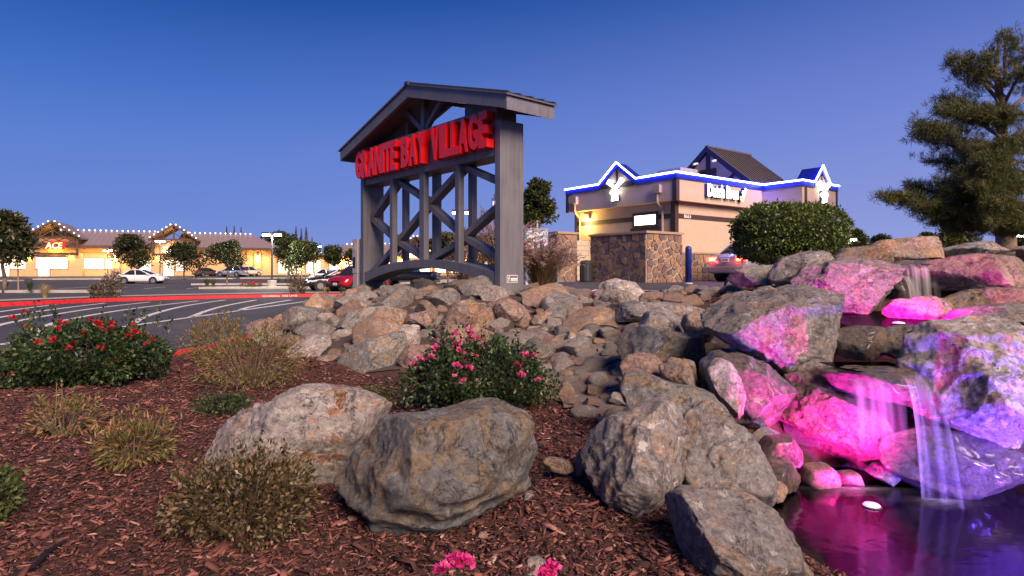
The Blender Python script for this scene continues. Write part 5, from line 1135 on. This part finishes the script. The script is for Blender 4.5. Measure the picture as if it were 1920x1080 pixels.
# pink blooms in the very front
for k, (px, py, Y, s_, lb) in enumerate(((858, 1068, 1.72, 1.0, 'hot pink rose cluster at the bottom of the picture'), (1032, 1084, 1.74, .75, 'smaller hot pink rose cluster at the bottom edge'))):
    p = PX(px, py, Y); root = thing('pink_rose', lb, 'flower', (p.x, p.y, bz(p.x, p.y))); h = p.z-bz(p.x, p.y); g = np.random.default_rng(600+k)
    MB().tube([(0,0,-.02),(.01,0,h*.6),(0,0,h)], .004, 6).build('stem', LF['green'], root)
    for q in range(int(15*s_)):
        o = bpy.data.objects.new('bloom', flower_mesh('bloom', MAGP, .020, 610+q+k*30, 14)); COL.objects.link(o); o.parent = root
        a = g.uniform(0, 6.28); rr = g.uniform(0, .052)*s_; o.location = (rr*math.cos(a), rr*math.sin(a)*.7, h+.022-rr*.35+g.normal(0, .006)); o.rotation_euler = (g.uniform(-.6,.2), g.uniform(-.5,.5), a)
    leafobj('leaf', np.c_[g.normal(0,.04,30), g.normal(0,.03,30), g.uniform(h*.2,h*.85,30)], .035, .022, g, LF['rose'], root)
# thin dry stalk and drip hose
st_ = gp(104, 820); sr = thing('dry_stalk', 'single dry flower stalk rising from the left mulch', 'plant', st_)
MB().tube([(0,0,-.02),(.003,0,.18),(.008,.0,.36)], [.004,.003,.002], 5).build('stem', LF['straw'], sr); g = np.random.default_rng(5); leafobj('leaf', np.c_[g.normal(0,.006,8), g.normal(0,.006,8), g.uniform(.1,.2,8)], .05, .014, g, LF['green'], sr)
h0, h1, h2 = (gp(*q) for q in ((62, 1078), (95, 1045), (122, 1020)))
tag(MB().tube([(q[0], q[1], q[2]+.03) for q in ((h0[0]-.05, h0[1]-.15, h0[2]), h0, h1, (h2[0], h2[1], h2[2]-.02))], .009, 8).build('drip_hose', BLACKM), 'black drip irrigation hose poking out of the mulch at bottom left', 'hose')
# ------------------------------------------------------------------ grasses
def blades(g, n, h, spread, w, segs=4, curl=.6):
    a = g.uniform(0, 6.28, n); lean = g.uniform(.1, 1, n)*spread; hh = h*g.uniform(.6, 1.1, n); r0 = g.uniform(0, .12*h, n); V = []; 
    t = np.linspace(0, 1, segs+1); ca_, sa_ = np.cos(a), np.sin(a)
    for tt in t:
        r = r0+lean*(tt**1.8)*h; z = hh*(tt-curl*.38*lean*tt**3); ww = w*(1-tt*.85)
        c = np.c_[r*ca_, r*sa_, z]; s = np.c_[-sa_, ca_, 0*a]*ww*.5; V += [c-s, c+s]
    V = np.stack(V, 1); k = 2*(segs+1); b = np.arange(n)[:,None]*k
    Fq = np.concatenate([b+np.array((2*i, 2*i+1, 2*i+3, 2*i+2)) for i in range(segs)], 0); return V.reshape(-1,3), Fq, np.tile(g.random(n), segs)
def grass(name, label, base, h, n, spread, w, mat, seed, plumes=0, cat='grass', plen=.28, pr=.016):
    g = np.random.default_rng(seed); root = thing(name, label, cat, base)
    V, Fq, r = blades(g, n, h, spread, w); link('blades', npmesh('blades', V, Fq, r), mat, root)
    if plumes:
        VV = []; FF = []; nb = 0
        for k in range(plumes):
            a = g.uniform(0, 6.28); le = g.uniform(.25, 1.0)*spread; hh = h*g.uniform(.85, 1.25); pts = []
            for tt in np.linspace(.0, 1.12, 12):
                r_ = le*tt**1.9*h; z = hh*(tt-.42*le*tt**3.2); pts.append(np.array((r_*math.cos(a), r_*math.sin(a), z)))
            pts = np.array(pts); tail = pts[7:]; m = 46; u = g.random(m)*(len(tail)-1.001); i = u.astype(int); q = tail[i]+(tail[i+1]-tail[i])*(u-i)[:,None]; ax = tail[i+1]-tail[i]; ax = ax/np.linalg.norm(ax, axis=1)[:,None]
            o = g.normal(0, 1, (m,3))*.55+ax; v, f = leaves(q, pr*2.6*g.uniform(.6,1.2,m), pr*.55, g, o/np.linalg.norm(o,axis=1)[:,None], .8); VV.append(v); FF.append(f+nb); nb += len(v)
            for j in range(11):
                s = np.array((-math.sin(a), math.cos(a), 0))*(.0022); v = np.array([pts[j]-s, pts[j]+s, pts[j+1]]); VV.append(v); FF.append(np.array([[0,1,2]])+nb); nb += 3
        F_ = np.concatenate(FF); link('plumes', npmesh('plumes', np.concatenate(VV), F_, g.random(len(F_))), LF['plume'], root)
    return root
def at_(px, Y, z=None): X = (px-960)/F*Y; return (X, Y, bz(X, Y) if z is None else z)
grass('fountain_grass', 'large clump of plumed fountain grass right of the right sign post', at_(1014, 11.2), .95, 1300, .70, .013, LF['grass'], 81, 130, pr=.026)
grass('fountain_grass', 'plumed fountain grass clump behind the sign lattice', at_(935, 13.2), 1.6, 620, .75, .012, LF['grass'], 82, 150, pr=.028)
grass('fountain_grass', 'low plumed grass drooping under the sign arch', at_(868, 13.4), .85, 300, .8, .010, LF['grass'], 83, 80, pr=.024)
grass('straw_grass', 'pale straw tuft under the sign arch', at_(793, 14.6), .42, 330, .75, .006, LF['straw'], 84)
grass('straw_grass', 'small straw tuft right of the pale straw tuft under the arch', at_(838, 14.7), .30, 220, .9, .006, LF['straw'], 85)
grass('straw_grass', 'pale straw grass tuft behind the red kerb at far left', onlot(84, 26.2)[:2]+(.14,), .62, 500, .85, .010, LF['straw'], 86)
grass('straw_grass', 'tiny straw tuft behind the kerb by the black sedan', onlot(608, 32)[:2]+(.14,), .40, 160, .9, .010, LF['straw'], 87)
for k, (px, Y, h, n, lb) in enumerate(((12,46,.5,120,'green tuft at the foot of the left magnolia'),(56,36.5,.75,160,'green tuft on the left island between the stakes'),(80,37.5,.55,120,'small green tuft right of the island stakes'),(388,46.2,.75,200,'green grass clump left of the staked tree on the near island'),(400,46.4,.70,160,'second green clump on the near island'),(368,86,.7,80,'tuft below the dark bronze sedan'),(378,87,.7,80,'tuft beside the bronze sedan island end'),(522,60,.6,90,'tuft right of the near lot lamp'),(536,60,.6,90,'round tuft under the staked trees'),(640,33,.35,160,'low green weeds behind the kerb by the red hatchback'),(615,33,.3,120,'low green weeds in front of the black sedan'),(210,27,.35,140,'dark weeds behind the red kerb'))):
    X, Y, z = onlot(px, Y); grass('grass_tuft', lb, (X, Y, z+.12), h, n, .55, .022, LF['green'], 90+k)
for k, (px, Y, h, lb) in enumerate(((201,27.2,.95,'slim upright dark shrub behind the red kerb'),(219,27.6,1.25,'taller upright dark shrub behind the red kerb'),(179,26.8,.6,'short upright dark shrub left of the slim ones'),(549,32.2,1.25,'reddish upright shrub behind the fire lane lettering'),(566,32.4,.8,'leaning reddish shrub right of the fire lane lettering'))):
    X, Y, z = onlot(px, Y); shrub('upright_shrub', lb, 'shrub', (X, Y, z+.12), (.24,.24,h*.52), 700, .10, .04, LF['olive'], 120+k, .1, 14, bias=.5)
for k, px in enumerate((465, 478, 560)): X, Y, z = onlot(px, 45.8); shrub('flower_patch', ('low red flowers on the near island', 'red flowers beside the lamp base', 'red flowers under the staked trees')[k], 'flowers', (X, Y, z+.13), (.55,.4,.16), 420, .07, .04, LF['green'], 130+k, .2, 6, REDP, 14, .09, flow_top=-.2)
# ------------------------------------------------------------------ trees
def tree(name, label, base, h, cw, ch, n, L, mat, seed, trunk=.07, clear=None, group=None, nb=9, stakes=0, cat='tree', lo=.2):
    g = np.random.default_rng(seed); root = thing(name, label, cat, base, 0, group); clear = h-ch if clear is None else clear
    m = MB(); tp = [(0,0,-.1)]
    for k in range(1, 5): tp.append((g.normal(0,.02*h*k/4), g.normal(0,.02*h*k/4), (clear+ch*.45)*k/4))
    m.tube(tp, [trunk, trunk*.9, trunk*.75, trunk*.6, trunk*.4], 8); cl = []
    for k in range(nb):
        a = 2*math.pi*k/nb*1.618+g.uniform(-.3,.3); rr = cw/2*g.uniform(.25,.72); zz = clear+ch*g.uniform(.18,.85); 
        if k == 0: rr = 0; zz = clear+ch*.80
        taper = 1-.55*max(0, (zz-clear)/ch-.45)/.55
        c = np.array((rr*taper*math.cos(a), rr*taper*math.sin(a), zz)); cl.append((c, cw*g.uniform(.21,.31)*taper))
        s = Vector(tp[2]).lerp(Vector(tp[4]), min(1, max(0, (zz-clear)/ch))); m.cyl(s, c, trunk*.38, trunk*.12, 6)
    m.build('trunk', WOOD, root, True); P = []; Dd = []
    for c, r in cl:
        p, d = ell(g, n//len(cl), (r, r, r*.85), lo); P.append(lumpy(p, seed, .4, 1.6/r)+c); Dd.append(d)
    P = np.concatenate(P); Dd = np.concatenate(Dd)
    leafobj('crown', P, L*1.15*g.uniform(.6,1.25,len(P)), L*.62*g.uniform(.7,1.2,len(P)), g, mat, root, Dd, .35)
    for k in range(stakes):
        a = 2*math.pi*k/stakes+.4; MB().cyl((.75*math.cos(a), .5*math.sin(a), -.05), (.72*math.cos(a), .48*math.sin(a), clear*1.05), .035, n=7).build('stake', STAKE, root)
    return root
def lt(px, Y, pyt, pyb_crown, wpx, label, seed, n=1700, L=.26, mat='mag', stakes=0, nb=10, group='lot trees', trunk=.08, name='magnolia_tree'):
    X, Y, z = onlot(px, Y); zt = CZ+(HZ-pyt)/F*Y; zc = CZ+(HZ-pyb_crown)/F*Y
    return tree(name, label, (X, Y, z+.1), zt-z, wpx/F*Y*1.12, zt-zc, int(n*1.7), L, LF[mat], seed, trunk, None, group, nb, stakes)
lt(8, 37, 400, 492, 112, 'staked dark magnolia at the left picture edge', 201, 4200, .24, stakes=3, nb=16, trunk=.12)
lt(247, 84, 443, 500, 68, 'round tree behind the white sedan', 202, 2600, .34, trunk=.12, nb=12)
lt(345, 80, 458, 505, 66, 'tree covering the second store sign', 203, 2400, .34, trunk=.1, nb=12)
lt(425, 47, 456, 504, 66, 'twin crowned tree on the near island', 204, 2400, .20, trunk=.06, nb=9)
lt(540, 60, 451, 500, 44, 'narrow dark tree right of the near lot lamp', 205, 1500, .24, trunk=.06)
lt(572, 47, 452, 512, 62, 'lamp lit young tree with stakes by the fire lane', 206, 2200, .18, 'tree', 3, 11, trunk=.05)
lt(622, 76, 463, 498, 42, 'lamp lit tree above the half hidden white sedan', 207, 1300, .28, 'tree')
lt(662, 84, 468, 500, 36, 'small tree left of the meter cabinet', 208, 900, .30, 'tree')
lt(840, 52, 437, 500, 46, 'dark magnolia seen through the sign lattice', 209, 2200, .24, trunk=.1, nb=12)
lt(812, 60, 446, 500, 24, 'narrow dark tree behind the middle upright of the sign', 210, 900, .26)
lt(907, 46, 440, 490, 30, 'small tree behind the plumed grass and right sign post', 211, 900, .2)
lt(1006, 27, 330, 440, 64, 'slender airy tree behind the art wrapped cabinet', 212, 3800, .15, 'tree', 0, 18, None, .07, 'slender_tree')
lt(1606, 66, 432, 470, 40, 'round far tree right of the dark post', 213, 1200, .34, 'tree', 0, 9, None, name='far_tree')
lt(1650, 80, 442, 470, 30, 'small far tree left of the square block boulder', 214, 800, .4, 'tree', 0, 9, None, name='far_tree')
lt(1740, 90, 438, 470, 34, 'far tree peeking over the square block boulder', 215, 900, .45, 'tree', 0, 9, None, name='far_tree')
lt(1798, 60, 418, 480, 74, 'broad golden lit tree left of the pine trunk', 216, 3000, .32, 'tree', 0, 14, None, name='golden_tree')
lt(1915, 66, 434, 480, 50, 'bright lamp lit tree right of the pine trunk', 217, 1500, .34, 'tree', 0, 10, None, name='far_tree')
lt(522, 150, 440, 470, 64, 'rounded dark tree behind the end of the long roof', 218, 1600, .8, 'tree', 0, 10, None, .2, 'far_tree')
_g = onlot(1790, 57); point(None, (_g[0], 56.5, 2.2), 260, (1, .55, .05), .3, 'tree_uplight')
def conifer(px, Y, pyt, wpx, seed, label):
    X, Y, z = onlot(px, Y); zt = CZ+(HZ-pyt)/F*Y; h = zt-z; w = wpx/F*Y/2; g = np.random.default_rng(seed); root = thing('conifer', label, 'tree', (X, Y, z), 0, 'conifers on the skyline')
    MB().cyl((0,0,-.2), (0,0,h*.97), .02*h, .004*h, 8).build('trunk', WOOD, root)
    n = 2600; t = g.random(n)**.7; a = g.uniform(0, 6.28, n); lay = (np.floor(t*22)/22); r = w*(1-t)*(.35+.65*g.random(n))*(.75+.35*np.sin(a*5+lay*90)); P = np.c_[r*np.cos(a), r*np.sin(a), h*(.10+.90*t)-r*.25]
    leafobj('crown', P, .045*h*g.uniform(.6,1.2,n)*(.25+.75*(1-t)), .016*h*(.3+.7*(1-t)), g, LF['pine'], root, np.c_[np.cos(a), np.sin(a), -.35+0*a], .7)
for k, (px, Y, py, w, lb) in enumerate(((425,190,424,10,'leftmost of three slim conifers above the long roof'),(439,190,423,11,'middle of three slim conifers above the long roof'),(452,190,426,9,'right of three slim conifers above the long roof'),(555,150,424,16,'tall slim conifer left of the conifer pair'),(565,155,428,14,'shorter conifer between the tall ones'),(574,150,425,24,'broad tall conifer behind the staked trees'),(585,150,444,18,'low conifer right of the broad tall one'),(600,170,455,16,'dark conifer beside the distant lot lamp'),(642,190,458,14,'small far conifer above the shop row'),(622,200,460,22,'bushy far conifer above the lamp lit tree'),(661,180,463,16,'far conifer left of the sign'))): conifer(px, Y, py, w, 240+k, lb)
# clipped round hedge
hb = at_(1479, 12.6); hr = thing('clipped_hedge', 'large clipped rounded hedge in front of the kiosk', 'hedge', hb); g = np.random.default_rng(77)
n = 15000; d = g.normal(0, 1, (n,3)); d /= np.linalg.norm(d, axis=1)[:,None]; e_ = 3.4; s_ = (np.abs(d[:,0])**e_+np.abs(d[:,1])**e_+np.abs(d[:,2])**e_)**(-1/e_); P = d*s_[:,None]*np.array((1.02,.90,.60)); P = lumpy(lumpy(P, 9, .10, 2.2), 4, .10, 7.0)*(g.uniform(.86, 1.0, n)+.10*(g.random(n) > .985)*g.random(n))[:,None]; P[:,2] += 1.20
leafobj('foliage', P, .075*g.uniform(.6,1.2,n), .042, g, LF['box'], hr, d, .35)
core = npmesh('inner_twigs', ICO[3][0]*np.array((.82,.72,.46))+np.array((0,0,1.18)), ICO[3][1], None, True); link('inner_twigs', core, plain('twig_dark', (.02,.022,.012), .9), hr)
MB().cyl((0,0,-.1),(.05,0,.9),.06,.05).cyl((0,0,.2),(.3,.1,.9),.04,.03).cyl((0,0,.2),(-.3,.1,.9),.04,.03).build('trunk', WOOD, hr)
# pine
pb = PX(1886, 462, 22); pr_ = thing('pine_tree', 'tall open pine with drooping limbs at the right edge', 'tree', (pb.x, 22, .85)); g = np.random.default_rng(31)
def pin(px, py, dy=0): q = PX(px, py, 22+dy); return Vector((q.x-pb.x, q.y-22, q.z-.85))
tm = MB(); tm.tube([pin(1888,535), pin(1886,440), pin(1882,330), pin(1876,200), pin(1868,120), pin(1874,72)], [.36,.31,.24,.15,.08,.03], 10)
limbs = []
for (sy, ex_, eyy, dy) in ((415,1668,370,-1.5),(395,1700,352,.5),(400,1745,415,-1),(330,1725,250,0),(300,1728,235,-1.5),(340,1745,300,1),(235,1775,185,.5),(250,1760,205,-1),(190,1785,112,0),(170,1800,130,.8),(130,1885,68,0),(150,1830,105,-.5),(420,1800,425,-1.5),(380,1780,360,-2),(330,1800,330,-2.2),(290,1820,280,-2),(230,1830,215,-1.5),(420,2060,400,-1),(380,2080,350,.5),(330,2060,270,-.8),(260,2030,200,0),(200,2000,140,.5),(150,1940,95,0),(180,1930,130,-1),(360,1900,350,-2.5),(420,1900,400,-2.5),(300,1900,270,-2.2),(240,1890,215,-1.8),(400,1960,420,-2),(350,1980,330,-2),(280,1960,250,-1.5),(430,1850,410,-3),(430,1930,430,-3),(400,1870,380,-3.2),(370,1840,350,-3),(340,1860,320,-3),(310,1850,300,-2.8),(410,1720,390,-2),(370,1760,345,.5)):
    a = pin(1884, sy+12); b = pin(ex_, eyy, dy); mid = a.lerp(b, .55)+Vector((0,0,.25)); tm.tube([a, mid, b], [.075,.045,.015], 6); limbs.append((a, mid, b))
tm.build('trunk', WOOD, pr_, True)
PP = []; OO = []
for a, m_2, b in limbs:
    a, m_2, b = np.array(a), np.array(m_2), np.array(b); Ln = np.linalg.norm(b-a); nt_f = int(46*Ln)
    for k in range(nt_f):
        t = g.uniform(.22, 1.02)**.8; p = (1-t)**2*a+2*t*(1-t)*m_2+t*t*b; sp_r = .50*(1.15-.5*t); p = p+g.normal(0, 1, 3)*np.array((sp_r*.6, sp_r*.6, sp_r*.33)); o = g.normal(0, .5, 3)+(b-a)/Ln*.4+np.array((0,0,.35))
        PP.append(np.repeat(p[None], 26, 0)+g.normal(0, .05, (26,3))); OO.append(np.repeat(o[None]/np.linalg.norm(o), 26, 0))
PP = np.concatenate(PP); OO = np.concatenate(OO)
leafobj('crown', PP, .24*g.uniform(.6,1.2,len(PP)), .017, g, LF['pine'], pr_, OO, .5)
